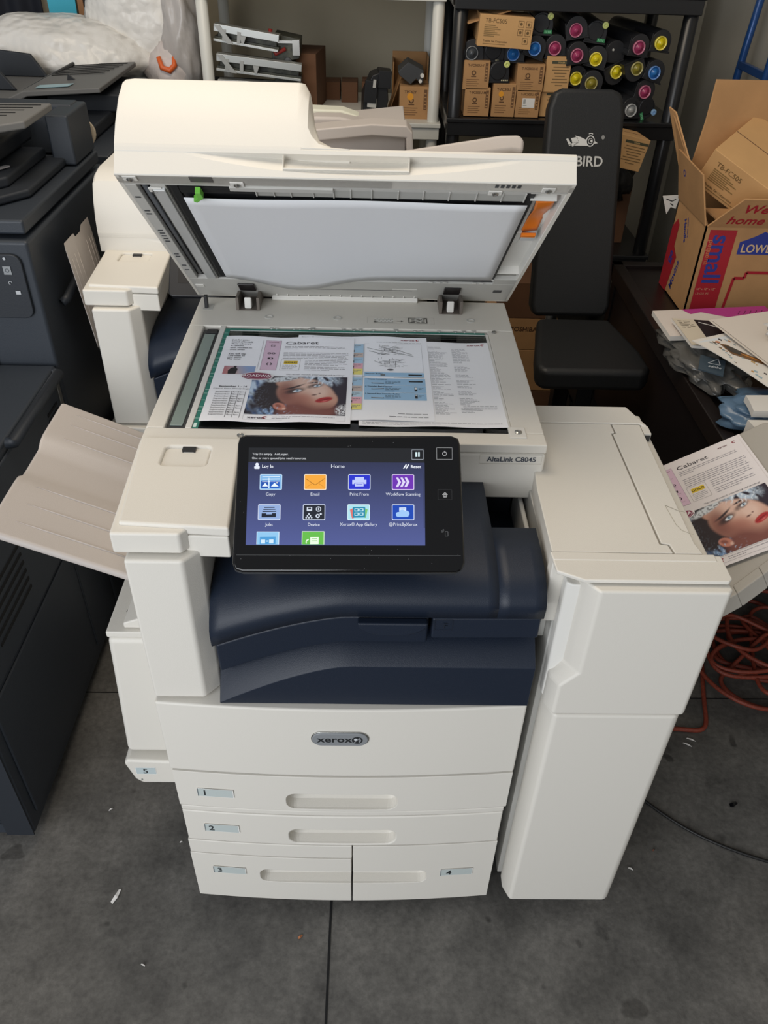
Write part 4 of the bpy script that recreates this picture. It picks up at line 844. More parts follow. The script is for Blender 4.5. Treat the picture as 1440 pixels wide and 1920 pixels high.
for k_, t_ in enumerate(('1 Waste Container', '2 Transfer Belt Cleaner', '3 Second Bias Transfer Roller')):
    y1_ = .455-k_*.0255; p.rect(X(.0275), Y(y1_-.0245), X(.135), Y(y1_), '#9cc3e2', 1); p.text(t_, X(.029), Y(y1_-.006), .0050, '#26303a', 2, bold=True)
    p.lines(X(.064), Y(y1_-.010), X(.092), 3, .0042, '#53616c', seed=40+k_, wl=.008, h=2); p.line([(X(.040), Y(y1_-.016+.004*(k_ == 1)-.002)), (X(.062), Y(y1_-.019+.007*(k_ == 1)))], .0026, '#5e6468', 2); p.line([(X(.042), Y(y1_-.016+.004*(k_ == 1)-.002)), (X(.060), Y(y1_-.0185+.007*(k_ == 1)))], .001, '#b8bdc0', 3)
    if k_ == 0: p.rect(X(.106), Y(y1_-.013), X(.130), Y(y1_-.009), '#1f2124', 2)
    else: p.rect(X(.115), Y(y1_-.019), X(.1195), Y(y1_-.006), '#f4f4f4', 2); p.frame(X(.115), Y(y1_-.019), X(.1195), Y(y1_-.006), .0006, '#1f2124', 3); p.rect(X(.115), Y(y1_-.019), X(.1195), Y(y1_-.019+.005*k_), '#1f2124', 3)
    p.lines(X(.122), Y(y1_-.008), X(.131), 2, .004, '#53616c', seed=60+k_, wl=.005, h=2)
p.lines(X(.085), Y(.335), X(.136), 1, .0048, '#6b6b70', seed=5, wl=.01, last=1); p.lines(X(.070), Y(.325), X(.138), 1, .0050, '#55555a', seed=6, wl=.01, last=1)
tag(p.obj('supplies_page'), 'printed supplies page with blue table bands and line drawings, middle of the scanner glass', 'paper')
p = Print(wavy(-.2375, .298, ZG+.0034, PW, PH, .0014, 0)); p.sheet(PW, PH, '#f4f5fa'); cabaret(p, 1)
tag(p.obj('show_flyer'), 'Cabaret show flyer with a portrait in red lipstick, leftmost page on the scanner glass', 'paper')
# pages on the finisher tray
for k_, (du, dv, lab, nm) in enumerate(((.006, .006, 'white sheet under the Cabaret flyer on the finisher output tray', 'printed_sheet'), (0, 0, 'Cabaret show flyer with red lipped portrait on the finisher output tray', 'show_flyer'))):
    def f(u, v, h, du=du, dv=dv, k_=k_):
        u += du; v += dv; c1 = max(0, u-.10); return tp3(u, v, h+.0002+.0022*k_+.006*max(0, math.sin(v*18))*c1*2-.05*max(0, .05-v)*max(0, u-.0))
    p = Print(f); p.sheet(PW, PH, '#e2dcdc')
    if k_:
        cabaret(p, 1, left=False)
        p.text('xerox', .200, .292, .0075, '#6a3a40', 1, bold=True, shear=.2); p.ring(.232, .295, .0016, .0036, '#8a3a44', 1, 12, 30, 300); p.text('GUIDE', .066, .292, .006, '#55555a', 1)
    tag(p.obj(nm), lab, 'paper')

# ------------------------------------------------------------------ helpers for cartons and shelves
def local_box(W, D, H): return G().box(-W/2, 0, 0, W/2, D, H)
def carton(name, label, cat, loc, W, D, H, rz=0, ma=CARD, art=None, tilt=0, group=None, bev=.0015):
    """a closed carton as a thing: carton body + its flap tape line + printed front"""
    o = local_box(W, D, H).obj(name, ma, None, bev=bev); o.location = loc; o.rotation_euler = (0, tilt, rz); tag(o, label, cat, group)
    g = G(); g.box(-W/2+.001, D*.5-.001, H, W/2-.001, D*.5+.001, H+.0006); g.obj('flap_seam', CARDD, o)
    if art:
        p = Print(lambda u, v, h: Vector((-W/2+u, -h-.0002, v))); art(p, W, H); p.obj('printed_panel', o)
    return o
def art_toner(txt, spot=None, label=False):
    def f(p, W, H):
        c = '#5d4128'; p.text(txt, W*.16, H*.80, H*.12, c, 1, bold=True); p.rect(W*.82, H*.30, W*.93, H*.92, '#6e4f33', 1)
        for i in range(5): p.rect(W*.84, H*(.34+i*.11), W*.91, H*(.37+i*.11), '#b58a5c', 2)
        if not label:
            p.ring(W*.40, H*.58, W*.05, W*.09, c, 1, 12); p.rect(W*.30, H*.44, W*.50, H*.475, c, 1)
        for i in range(4): p.rect(W*.14, H*(.34-i*.07), W*(.62-.06*(i % 2)), H*(.365-i*.07), '#7d5b3b', 1)
        if spot: p.ell(W*.36, H*.70, W*.11, W*.11, '#e09a2e', 2)
        if label: p.rect(W*.26, H*.36, W*.78, H*.70, '#e3e2df', 2); p.rect(W*.30, H*.50, W*.40, H*.66, '#a4a6a4', 3); p.rect(W*.30, H*.43, W*.46, H*.45, '#8d8f8d', 3)
    return f
def art_tonerbox(p, W, H):
    p.rect(W*.22, H*.80, W*.98, H*.88, '#4a4a38', 1); p.text('TONER', W*.60, H*.815, H*.065, '#c9ab74', 2, al='c', bold=True)
    for i, w_ in enumerate((.62, .70, .5, .4, .6, .66, .3)): p.rect(W*(.6-w_/2), H*(.70-i*.085), W*(.6+w_/2), H*(.725-i*.085), '#7a6240', 1)
def art_tb(p, W, H):
    c = '#6a5230'; p.text('TB-FC505', W*.10, H*.76, H*.19, c, 1)
    for i in range(7): p.rect(W*.10, H*(.66-i*.055), W*(.30+.05*(i % 3)), H*(.69-i*.055), '#8a6e44', 1)
    p.text('Toshiba Tec Corporation', W*.10, H*.16, H*.085, c, 1, bold=True); p.rect(W*.10, H*.09, W*.52, H*.11, '#8a6e44', 1)
    for a, b_ in ((.72, .68), (.86, .68), (.72, .42), (.86, .42), (.83, .16)):
        p.frame(W*a, H*b_, W*(a+.10), H*(b_+.20), H*.012, c, 1); p.ell(W*(a+.05), H*(b_+.10), H*.05, H*.05, c, 1, 8)

# ------------------------------------------------------------------ white shelf unit with salvaged parts
ws = thing('shelf_unit', 'white plastic shelf unit against the back wall holding salvaged printer parts', 'shelf', (-.14, 2.52, 0))
OF = Vector((.14, -2.52, 0))
def sh_post(x_, y_, ma, root, off, H, levels, r=.020):
    g = G(); g.tube([(x_, y_, 0), (x_, y_, H)], r, 18)
    for z_ in levels: g.lathe((x_, y_, z_-.05), (0, 0, 1), [(r+.003, 0), (r+.005, .02), (r+.005, .025)], 18)
    g.v = [q+off for q in g.v]; g.obj('post', ma, root, smooth=True).data.polygons.foreach_set('use_smooth', [True]*len(g.f))
for x_ in (-.535, .247):
    for y_ in (2.30, 2.74): sh_post(x_, y_, WPOST, ws, OF, 1.75, ())
for z_ in (.25, .64, 1.005, 1.425, 1.75):
    g = G(); g.box(-.575, 2.27, z_-.055, .270, 2.775, z_-.012); g.box(-.582, 2.262, z_-.015, .274, 2.783, z_); g.v = [q+OF for q in g.v]; g.obj('shelf_board', WPOST, ws, bev=.003)
ZS = 1.005
# stacked steel paper-path frames on the left
rg = random.Random(21); carton('flat_carton', 'flat brown carton under the stack of metal feed frames', 'box', (-.36, 2.30, ZS), .30, .2, .058, ma=CARDD)
for k_, (lab, x_, y_, z_, rz_, ty) in enumerate((('lowest grey metal feed frame in the stack on the white shelf', -.36, 2.40, ZS+.060, -.02, .03), ('middle grey metal feed frame in the stack on the white shelf', -.365, 2.40, ZS+.130, .03, .10), ('top pale metal feed frame leaning on the stack on the white shelf', -.40, 2.42, ZS+.215, -.03, .13))):
    t = thing('feed_frame', lab, 'metal part', (x_, y_, z_), rz_, 'metal frames on the white shelf'); t.rotation_euler = (0, ty, rz_)
    W_ = .29 if k_ < 2 else .22
    g = G(); g.box(-W_/2, -.10, .03, W_/2, -.085, .052); g.box(-W_/2, -.085, .045, W_/2, -.06, .052); g.box(-W_/2, -.10, .0, W_/2, -.092, .008); g.obj('front_rail', mat('galvanised', '#b4b7b5', .35, metal=.55), t, bev=.001)
    g = G(); g.box(-W_/2, -.08, .0, W_/2, .10, .012); g.box(-W_/2+.01, -.07, .012, W_/2-.01, .09, .026); g.obj('dark_base', mat('dark_parts', '#23241f', .5, var=.5, vscale=40, col2='#55574a'), t)
    g = G()
    for a in (-W_/2+.03, -W_/2+.08): g.box(a, -.102, .005, a+.012, -.09, .04)
    g.prism([(-W_/2, .05), (-W_/2+.02, .05), (-W_/2+.07, .0), (-W_/2+.05, .0)], 'y', -.104, -.098); g.prism([(-.02, .03), (.0, .03), (-.006, .008), (-.014, .008)], 'y', -.106, -.10)
    g.obj('bracket', mat('pale_bracket', '#a2a4a2', .4), t)
    g = G(); g.tube([(-W_/2, -.03, .034), (W_/2-.02, -.03, .034)], .006, 8); g.tube([(-W_/2, .03, .034), (W_/2-.02, .03, .034)], .005, 8); g.obj('shaft', STEEL, t, smooth=True)
t = thing('drive_assembly', 'dark gear drive assembly with a red strap, beside the metal feed frames', 'machine part', (-.275, 2.42, ZS+.135)); 
g = G(); g.prism([(-.05, .02), (.05, .04), (.055, .10), (-.035, .115)], 'y', -.05, .05); g.box(-.04, -.05, -.10, .035, .05, .03); g.obj('housing', mat('dark_parts', ''), t, bev=.003)
g = G(); g.box(.028, -.062, .052, .052, -.05, .098); g.box(-.03, -.060, .088, .03, -.05, .096); g.obj('metal_plate', STEEL, t)
g = G(); g.tube([(-.045, -.058, .13), (-.05, -.062, .09), (-.03, -.066, .055), (.004, -.064, .072)], .007, 8); g.obj('red_strap', mat('red_plastic', '#8c2a26', .5), t, smooth=True)
g = G(); 
for q in ((-.02, .0), (.01, .03), (.03, -.01), (-.03, -.05), (.01, -.06)): g.lathe((q[0], -.05, q[1]), (0, -1, 0), [(.014, 0), (.014, .006), (.005, .008)], 12)
g.obj('gear', DGREY, t)
carton('carton', 'dark brown carton behind the feeder of the open printer, on the white shelf', 'box', (-.245, 2.42, ZS), .15, .2, .185, rz=-.12, ma=CARDD)
for k_, (x_, h_, lab) in enumerate(((-.125, .062, 'small brown box on the white shelf next to the dark brown carton'), (-.057, .070, 'small brown box in the middle of three on the white shelf'), (.022, .080, 'small brown box nearest the black cartridge module on the white shelf'))):
    carton('small_box', lab, 'box', (x_, 2.62-.04*k_, ZS), .062, .1, h_, ma=CARDD, group='three small boxes on the white shelf')
t = thing('drum_module', 'black printer drum module standing on end on the white shelf', 'machine part', (.035, 2.36, ZS)); t.rotation_euler = (0, .10, .1)
g = G(); g.prism([(-.04, 0), (.035, 0), (.045, .06), (.03, .145), (.012, .15), (-.022, .135), (-.045, .07)], 'y', -.03, .06); b_ = g.obj('body', BLACK, t, bev=.004)
g = G(); g.box(.0, -.04, .10, .045, .03, .155); g.box(-.045, -.045, .05, .0, -.03, .12); g.obj('bracket', BLACK, t, bev=.002)
g = G(); g.box(-.030, -.040, .035, .002, -.03, .065); g.lathe((.032, -.03, .018), (0, -1, 0), [(.013, 0), (.013, .012), (.008, .014)], 16); g.box(-.018, -.05, .10, -.008, -.042, .125); g.obj('grey_fitting', LGREY, t, bev=.001)
g = G(); g.box(.040, -.02, .10, .047, 0, .125); g.obj('green_tab', mat('dark_green', '#3c5a2c', .5), t)
t = carton('parts_box', 'upright brown box with an orange dot, at the right of the white shelf', 'box', (.180, 2.33, ZS-.001), .104, .13, .105, ma=CARD, art=art_toner('TPC62Y', True))
t = thing('open_carton', 'open brown carton holding a grey tray, behind the box with the orange dot', 'box', (.165, 2.52, ZS)); g = G(); g.box(-.06, 0, 0, .07, .12, .004); g.box(-.06, .116, 0, .07, .12, .17); g.box(.066, 0, 0, .07, .12, .17); g.box(-.06, 0, 0, -.056, .12, .15); g.obj('carton_wall', CARD, t)
g = G(); g.slab([(-.075, -.10, .0), (-.02, -.06, .15), (-.02, .04, .155), (-.075, .02, .0)], (.004, 0, 0)); g.obj('open_flap', CARD, t)
t = thing('grey_tray', 'grey moulded tray with white ends resting on the box with the orange dot', 'machine part', (.165, 2.37, ZS+.107))
g = G(); g.prism([(-.045, .04), (-.01, .07), (.045, .045), (.045, .005), (.035, .004), (.02, .018), (.0, .0), (-.04, .028)], 'y', -.02, .09); g.obj('moulding', DGREY, t, bev=.002)
g = G(); g.lathe((.040, -.02, .03), (0, -1, 0), [(.007, 0), (.007, .006)], 12); g.lathe((.034, -.02, .012), (0, -1, 0), [(.006, 0), (.006, .006)], 12); g.obj('white_end', WHITE2, t)

# ------------------------------------------------------------------ black shelf unit with toner
bs = thing('shelf_unit', 'black plastic shelf unit full of toner cartridges and cartons', 'shelf', (.67, 2.3, 0)); OB = Vector((-.67, -2.3, 0))
ZB = 1.066
for x_ in (.303, 1.022):
    for y_ in (2.10, 2.52): sh_post(x_, y_, BPOST, bs, OB, 1.80, (ZB, 1.43), .023)
for z_ in (.22, .62, ZB, 1.425, 1.8):
    g = G(); g.box(.281, 2.07, z_-.055, 1.045, 2.55, z_-.010); g.box(.277, 2.064, z_-.014, 1.05, 2.556, z_); g.v = [q+OB for q in g.v]; g.obj('shelf_board', BPOST, bs, bev=.003)
S_ = 1/590.0
def bxy(px_, py_):  # front-plane position of things standing on this shelf, from a measured sheet (origin: left post)
    return .32935+(px_-862)*.001717+(py_-200)*.000235, 1.0936-(py_-200)*.00151
def toner_carton(name, lab, x0, y0, x1, y1, art, yy=2.09, tilt=0, ma=CARD, D=.30, rz=0):
    a = bxy((x0+x1)/2, y1); W_ = (x1-x0)*.00170; H_ = (y1-y0)*.00166; k_ = (yy-2.09)*.0
    return carton(name, lab, 'box', (a[0], yy, max(ZB+.0005, a[1])), W_, D, H_, rz=rz, ma=ma, art=art, tilt=tilt, group='toner cartons on the black shelf')
toner_carton('toner_carton', 'brown toner carton at the far left bottom of the black shelf', 862, 166, 911, 217, art_toner('T-FC505U-M'))
toner_carton('toner_carton', 'brown toner carton topmost of the left stack on the black shelf', 863, 114, 913, 164.5, art_toner('T-FC505U-Y'))
toner_carton('toner_carton', 'brown toner carton with an orange round sticker on the black shelf', 915, 158, 960, 217, art_toner('T-FC30U', True))
toner_carton('toner_carton', 'brown toner carton with a white address label on the black shelf', 961, 167, 1007, 217, art_toner('T-FC505U-K', label=True), D=.3)
toner_carton('toner_carton', 'brown toner carton stacked on the one with the white label', 964, 118, 1016, 166, art_toner('T-FC505U-C'))
toner_carton('toner_carton', 'yellowish tall TONER carton beside the stacked toner cartons', 1018, 105, 1065, 167, art_tonerbox, ma=CARDIN, yy=2.10)
toner_carton('toner_carton', 'yellowish TONER carton partly hidden behind the bench backrest', 1010, 168, 1058, 217, art_tonerbox, ma=CARDIN, yy=2.11)
toner_carton('toner_carton', 'brown carton whose top edge shows above the bench backrest', 1060, 168, 1105, 217, None, yy=2.12)
t = toner_carton('toner_carton', 'tilted pale TB-FC505 carton topmost at the left of the black shelf', 893, 30, 992, 82, art_tb, ma=CARDIN, yy=2.06, tilt=.045, D=.14)
t = thing('open_carton', 'opened brown carton with a raised flap behind the TB-FC505 carton', 'box', (.37, 2.22, ZB+.19)); g = G(); g.box(-.06, 0, -.02, -.055, .12, .108); g.box(-.06, .0, .106, .10, .12, .110); g.box(-.06, .115, -.02, .08, .12, .11); g.obj('carton_wall', CARDIN, t)
g = G(); g.slab([(-.06, -.003, .09), (-.045, -.14, .075), (.13, -.14, .125), (.12, -.003, .112)], (0, 0, .004)); g.slab([(-.06, -.003, .0), (-.05, -.09, .0), (-.045, -.09, .075), (-.06, -.003, .09)], (.004, 0, 0)); g.obj('raised_flap', CARD, t)

CAPC = {'m': '#a03a62', 'y': '#d9c81e', 'b': '#2a6fb4', 'k': '#44484c', 'g': '#9a9d9d', 'o': '#8d8230'}
CAPN = {'m': 'magenta', 'y': 'yellow', 'b': 'blue', 'k': 'dark grey', 'g': 'pale grey', 'o': 'dull olive yellow'}
ANTH = mat('anthracite_plastic', '#26272a', .38, bump=.05)
def cart_section(r=.034):
    p = [(r*math.cos(R(a)), r*math.sin(R(a))) for a in range(0, 181, 15)]
    return p+[(-r, -r*.72), (-r*1.05, -r*.80), (r*1.05, -r*.80), (r, -r*.72)]
CART = {}
def cartridge(kind, lab, x_, z_, roll=0, yaw=0, y_=2.12, L_=.34):
    """kind: colour letter of the big cap, or '0' (flat disc face with a small bright button)"""
    key = kind
    if key not in CART:
        t = thing('toner_cartridge', lab, 'toner cartridge', (x_, y_, z_)); CART[key] = t
        g = G(); g.prism(cart_section(), 'y', 0, L_); g.obj('body', ANTH, t, bev=.003)
        g = G(); g.box(-.037, -.004, -.030, .037, .10, -.025); g.box(-.036, .0, -.012, -.031, .13, .020); g.obj('guide_rail', BLACK, t, bev=.001)
        if kind[0] == '0':
            g = G(); g.lathe((-.004, 0, .004), (0, -1, 0), [(.026, 0), (.026, .002), (.024, .003)], 24); g.lathe((-.004, -.003, .004), (0, -1, 0), [(.003, 0), (.003, .001)], 10); g.obj('end_disc', BLACK, t)
            c_ = {'y': '#dfe78e', 'b': '#8fb6dd'}[kind[1]]
            g = G(); g.lathe((.022, -.002, .024), (0, -1, 0), [(.0095, 0), (.0095, .004), (.0045, .005), (.0045, .001)], 16); g.obj('button', mat('button_'+kind[1], c_, .4), t)
            if len(kind) > 2:
                p = Print(lambda u, v, h: Vector((u, -.0045-h, v)))
                p.rect(.006, -.024, .032, -.013, '#2f7a4c', 1) if kind[2] == 'g' else [p.rect(.008+i*.006, -.024, .012+i*.006, -.020, '#c9c2a0', 1) for i in range(4)]
                if kind[2] == 'g': [p.rect(.009+i*.005, -.022, .012+i*.005, -.015, '#79c293', 2) for i in range(4)]
                p.obj('small_label', t)
        elif kind != 'n':
            m_ = mat('cap_'+kind, CAPC[kind], .25); m2 = mat('cap_rim_'+kind, tuple(min(1, q*1.1+.12) for q in lin(CAPC[kind])), .2)
            g = G(); g.lathe((-.004, 0, -.004), (0, -1, 0), [(.020, 0), (.020, .010), (.0175, .010), (.0170, .003)], 22); g.obj('cap_rim', m2, t, smooth=True)
            g = G(); g.lathe((-.004, -.002, -.004), (0, -1, 0), [(.0165, 0), (.0160, .004), (.008, .005), (.007, .011), (.003, .012)], 20); g.obj('cap', m_, t, smooth=True)
        else:
            g = G(); g.lathe((-.01, 0, .006), (0, -1, 0), [(.004, 0), (.003, .002)], 8); g.obj('pin', LGREY, t)
    else:
        s = CART[key]; t = s.copy(); COL.objects.link(t)
        for ch in s.children: c_ = ch.copy(); COL.objects.link(c_); c_.parent = t
    t.location = (x_, y_, z_); t.rotation_euler = (0, roll, yaw); t['label'] = lab; t['category'] = 'toner cartridge'; t['group'] = 'toner cartridges piled on the black shelf'
CL = [('k', 886, 96, 0, 'cartridge with a dark grey cap under the TB-FC505 carton, leftmost on the black shelf'),
 ('0yw', 926, 97, .1, 'cartridge with a small pale yellow button under the TB-FC505 carton'),
 ('b', 965, 98, 0, 'blue capped cartridge under the right end of the TB-FC505 carton'),
 ('b', 1003, 86, .3, 'blue capped cartridge right of and above the other blue one'),
 ('m', 1041, 84, -.15, 'magenta capped cartridge just right of the two blue caps'),
 ('0yg', 1018, 46, 0, 'cartridge with a pale yellow button and green label right of the TB-FC505 carton'),
 ('0yw', 933, 134, 0, 'black cartridge standing between the toner cartons with a pale yellow button'),
 ('m', 1080, 50, -.2, 'highest magenta capped cartridge on the pile'),
 ('0yg', 1118, 58, .1, 'cartridge with a yellow button and green label right of the highest magenta cap'),
 ('m', 1081, 95, -.15, 'magenta capped cartridge directly above the left yellow cap and below the highest magenta one'),
 ('y', 1119, 103, .2, 'yellow capped cartridge in the centre of the pile under the green labelled one'),
 ('n', 1155, 93, .1, 'plain black cartridge with no coloured cap in the middle of the pile'),
 ('m', 1196, 78, .1, 'magenta capped cartridge pointing forward near the right post'),
 ('y', 1238, 70, .1, 'yellow capped cartridge highest at the right post'),
 ('y', 1155, 133, 2.7, 'upside down yellow capped cartridge right of centre in the pile'),
 ('o', 1190, 123, 2.8, 'dull yellow capped cartridge beside the upside down yellow one'),
 ('b', 1230, 126, .3, 'blue capped cartridge leaning at the right post'),
 ('y', 1083, 142, .3, 'yellow capped cartridge beside the TONER carton above the bench'),
 ('o', 1110, 148, .2, 'dull yellow capped cartridge just above the bench backrest'),
 ('m', 1214, 163, .2, 'magenta capped cartridge lowest at the right post'),
 ('g', 1155, 190, 0, 'pale grey capped cartridge half hidden by the bench backrest'),
 ('g', 1187, 198, 0, 'pale grey capped cartridge on the shelf board right of the bench'),
 ('0bg', 1216, 198, 1.2, 'cartridge with a small blue button on the shelf board at the right post')]
for k_, (kd, px_, py_, rl, lab) in enumerate(CL):
    a = bxy(px_, py_); cartridge(kd, lab, a[0]+.004, max(a[1]+.004, ZB+.034), rl, (.08*math.sin(k_*2.3) if px_ < 1150 else .20), 2.10+.012*(k_ % 3))

# cartons and oddments on the boards below
carton('toner_carton', 'pale TONER carton tilted under the black shelf, right of the bench backrest', 'box', (.855, 1.93, .955), .105, .12, .098, rz=.1, ma=CARDIN, art=art_tonerbox, tilt=.20)
def lump(name, lab, cat, c, s, ma, seed=1, amp=.2, nu=20, nv=14, fr=2.5, bump=None):
    g = G()
    def f(u, v):
        th, ph = 2*math.pi*u, math.pi*v; d = Vector((math.cos(th)*math.sin(ph), math.sin(th)*math.sin(ph), math.cos(ph)))
        r_ = 1+amp*noise.noise(d*fr+Vector((seed*3.1, 0, 0)))+amp*.4*noise.noise(d*fr*3+Vector((0, seed, 0)))
        return (c[0]+d.x*s[0]*r_, c[1]+d.y*s[1]*r_, max(c[2]-s[2]*.92, c[2]+d.z*s[2]*r_))
    g.grid(f, nu, nv); o = g.obj(name, ma, None, smooth=True, fix=False); b = bmesh.new(); b.from_mesh(o.data); bmesh.ops.remove_doubles(b, verts=b.verts, dist=.0004); bmesh.ops.recalc_face_normals(b, faces=b.faces); b.to_mesh(o.data); b.free()
    if cat: tag(o, lab, cat)
    return o
BAGB = mat('black_bag_film', '#0f1012', .3, bump=.6, bscale=25)
lump('black_bag', 'crumpled black bag on the black shelf unit right of the bench backrest', 'bag', (.90, 2.28, .72), (.085, .12, .11), BAGB, 3, .35)
carton('carton', 'brown carton under a black bag on the lower black shelf', 'box', (.88, 2.2, .40), .2, .2, .2, ma=CARDD).location.z = .6205-.0
bpy.data.objects['black_bag'].location.z = .105
g = G(); g.prism(rrect(-.02, 0, .02, .06, .006), 'y', 0, .003); t = tag(g.obj('paper_tag', WHITE2), 'small white tag stuck on the carton right of the bench backrest', 'tag'); t.location = (.905, 2.196, .655)
g = G(); g.box(-.015, .003, .05, .05, .4, .052); 
for k_, (x_, z_, W_, H_, lab) in enumerate(((.58, .0, .30, .17, 'lowest brown carton on the floor behind the open printer'), (.57, .172, .30, .165, 'brown carton stacked second on the floor behind the bench'), (.585, .339, .24, .12, 'brown carton with a printed name third in the floor stack behind the bench'), (.60, .461, .20, .13, 'topmost brown carton of the floor stack behind the bench'))):
    art = (lambda p, W, H: p.text('TOSHIBA', W*.3, H*.60, H*.20, '#4a3020', 1, bold=True)) if k_ == 2 else None
    carton('carton', lab, 'box', (x_, 1.86, z_+.0005), W_, .195, H_, ma=CARDD if k_ in (0, 3) else CARD, art=art, group='cartons stacked on the floor behind the bench')

# ------------------------------------------------------------------ weight bench
wb = thing('weight_bench', 'black padded weight bench with upright backrest and bird logo, behind the printer', 'bench', (.66, 1.30, 0)); wb.rotation_euler = (0, 0, 0)
OW = Vector((-.66, -1.30, 0))
def wobj(g_, nm, ma, par=wb, **k): g_.v = [q+OW for q in g_.v]; return g_.obj(nm, ma, par, **k)
# backrest: plane through z .60 (y 1.42) to z 1.22 (y 1.62)
BO = Vector((.517, 1.445, .655)); BU = Vector((1, .02, 0)).normalized(); BV = Vector((-.012, .165, .60)).normalized(); BN = BU.cross(BV).normalized()
def bk(u, v, h): return BO+BU*u+BV*v+BN*h
g = G(); out = [(.0, .03), (.012, .0), (.225, .0), (.238, .03), (.222, .55), (.212, .595), (.190, .61), (.045, .61), (.022, .60), (.010, .56)]
g.slab([bk(a, b_, 0) for a, b_ in out], -BN*.055); br = wobj(g, 'backrest', LEATHER, bev=.014, seg=4)
p = Print(lambda u, v, h: bk((u if v < .455 else .155+(u-.155)*.85-.024), (v-.022 if v > .455 else v), h+.0006)+OW)
p.text('FLYBIRD', .172, .416, .037, '#c9c9c6', 1, al='r', bold=True, sx=.98)
w_ = '#d5d5d2'
p.poly([(.085, .492), (.110, .500), (.118, .497), (.100, .487)], w_, 1); p.poly([(.092, .508), (.098, .496), (.118, .498), (.112, .512)], w_, 1); p.poly([(.104, .515), (.122, .512), (.148, .503), (.148, .490), (.100, .490), (.118, .502)], w_, 1); p.poly([(.076, .506), (.082, .508), (.098, .490), (.088, .489)], w_, 1)
p.ell(.156, .502, .0145, .0145, w_, 2); p.ell(.156, .502, .0115, .0115, '#202021', 3); p.ring(.156, .502, .006, .0075, w_, 4); p.ell(.159, .502, .003, .003, w_, 5); p.poly([(.169, .503), (.181, .497), (.168, .495)], w_, 2); p.ring(.156, .508, .0125, .0145, w_, 2, 8, 60, 120); p.ell(.197, .512, .0055, .0055, '#8b8b89', 1)
p.obj('bird_logo', br)
g = G(); out = [(.530, 1.43), (.745, 1.43), (.765, 1.33), (.785, 1.22), (.787, 1.13), (.77, 1.10), (.495, 1.10), (.480, 1.13), (.492, 1.22), (.515, 1.34)]
def seatpt(x_, y_): return (x_, y_-.02)
g.prism([seatpt(*q) for q in out], 'z', .605, .668); wobj(g, 'seat', LEATHER, bev=.02, seg=4)
g = G(); g.box(.60, 1.10, .545, .645, 1.42, .604); g.box(.60, 1.34, .05, .645, 1.39, .52); g.box(.60, 1.14, .02, .645, 1.8, .06); g.box(.595, 1.13, .06, .65, 1.17, .545); g.box(.44, 1.78, .01, .78, 1.83, .05); g.box(.47, 1.12, .01, .77, 1.16, .05)
wobj(g, 'frame', mat('black_steel', '#101113', .35, metal=.3), bev=.004)
g = G(); g.tube([(.60, 1.50, .40), (.60, 1.56, .80)], .018, 10); wobj(g, 'strut', STEEL, smooth=True)
g = G(); g.tube([(.50, 1.14, .48), (.74, 1.14, .48)], .008, 10); g.lathe((.60, 1.03, .46), (0, -1, 0), [(.012, 0), (.012, .02), (.004, .022)], 12); wobj(g, 'axle', STEEL, smooth=True)

# ------------------------------------------------------------------ desk and what lies on it
dk = thing('desk', 'black brown desk along the right wall, heaped with papers', 'desk', (1.08, 1.1, 0)); OD = Vector((-1.08, -1.1, 0))
def dobj(g_, nm, ma, par=dk, **k): g_.v = [q+OD for q in g_.v]; return g_.obj(nm, ma, par, **k)
g = G(); g.box(.800, .50, .715, 1.375, 1.64, .738); dobj(g, 'desktop', WOODK, bev=.002)
g = G(); g.box(.792, .50, .70, .826, 1.66, .750); g.box(.792, 1.625, .70, 1.375, 1.66, .750); dobj(g, 'edge_rail', WOODK, bev=.003)
g = G(); g.box(.805, .52, .30, .82, 1.62, .70); dobj(g, 'side_panel', mat('dark_desk_panel', '#151012', .45), bev=.001)
for x_ in (.80, 1.33):
    for y_ in (.52, 1.60):
        g = G(); g.box(x_, y_, 0, x_+.04, y_+.04, .70); dobj(g, 'leg', WOODK, bev=.002)
ZD = .7505
# moving box
mb = thing('moving_box', 'open brown moving box printed small in red and blue on the desk', 'box', (1.09, 1.39, .739)); OM = Vector((-1.09, -1.39, -.739))
def mobj(g_, nm, ma, par=mb, **k): g_.v = [q+OM for q in g_.v]; return g_.obj(nm, ma, par, **k)
zb0, zb1 = .7395, .988; x0, x1 = .905, 1.27; y0, y1 = 1.281, 1.515
g = G(); t_ = .004
g.box(x0, y0, zb0, x1, y0+t_, zb1); g.box(x0, y1-t_, zb0, x1, y1, zb1); g.box(x0, y0, zb0, x0+t_, y1, zb1); g.box(x1-t_, y0, zb0, x1, y1, zb1); g.box(x0, y0, zb0, x1, y1, zb0+t_)
bx = mobj(g, 'box_wall', CARD)
RED, BLU2 = '#a3202c', '#2c3a8c'
p = Print(lambda u, v, h: Vector((x0+u, y0-.0004-h, zb0+v))+OM)
p.rect(.014, .0, .085, .238, RED, 1); p.text('small', .028, .226, .066, BLU2, 2, rot=-90, bold=True); p.text('pequeña', .018, .212, .020, '#c07a52', 2, rot=-90)
p.text('16" x 12" x 12"', .018, .075, .0085, '#c9997a', 2); p.text('1.3 CU. FT.', .018, .062, .0085, '#c9997a', 2)
p.poly([(.100, .175), (.100, .208), (.112, .212), (.135, .222), (.160, .236), (.185, .222), (.215, .210), (.215, .175)], BLU2, 1); p.text("LOWE'S", .107, .181, .030, '#d2b48e', 2, bold=True, sx=.95)
p.line([(.104, .0), (.112, .11), (.140, .11), (.142, .126), (.30, .126)], .008, RED, 1)
p.obj('front_print', bx)
p = Print(lambda u, v, h: Vector((x0-.0004-h, y1-u, zb0+v))+OM)
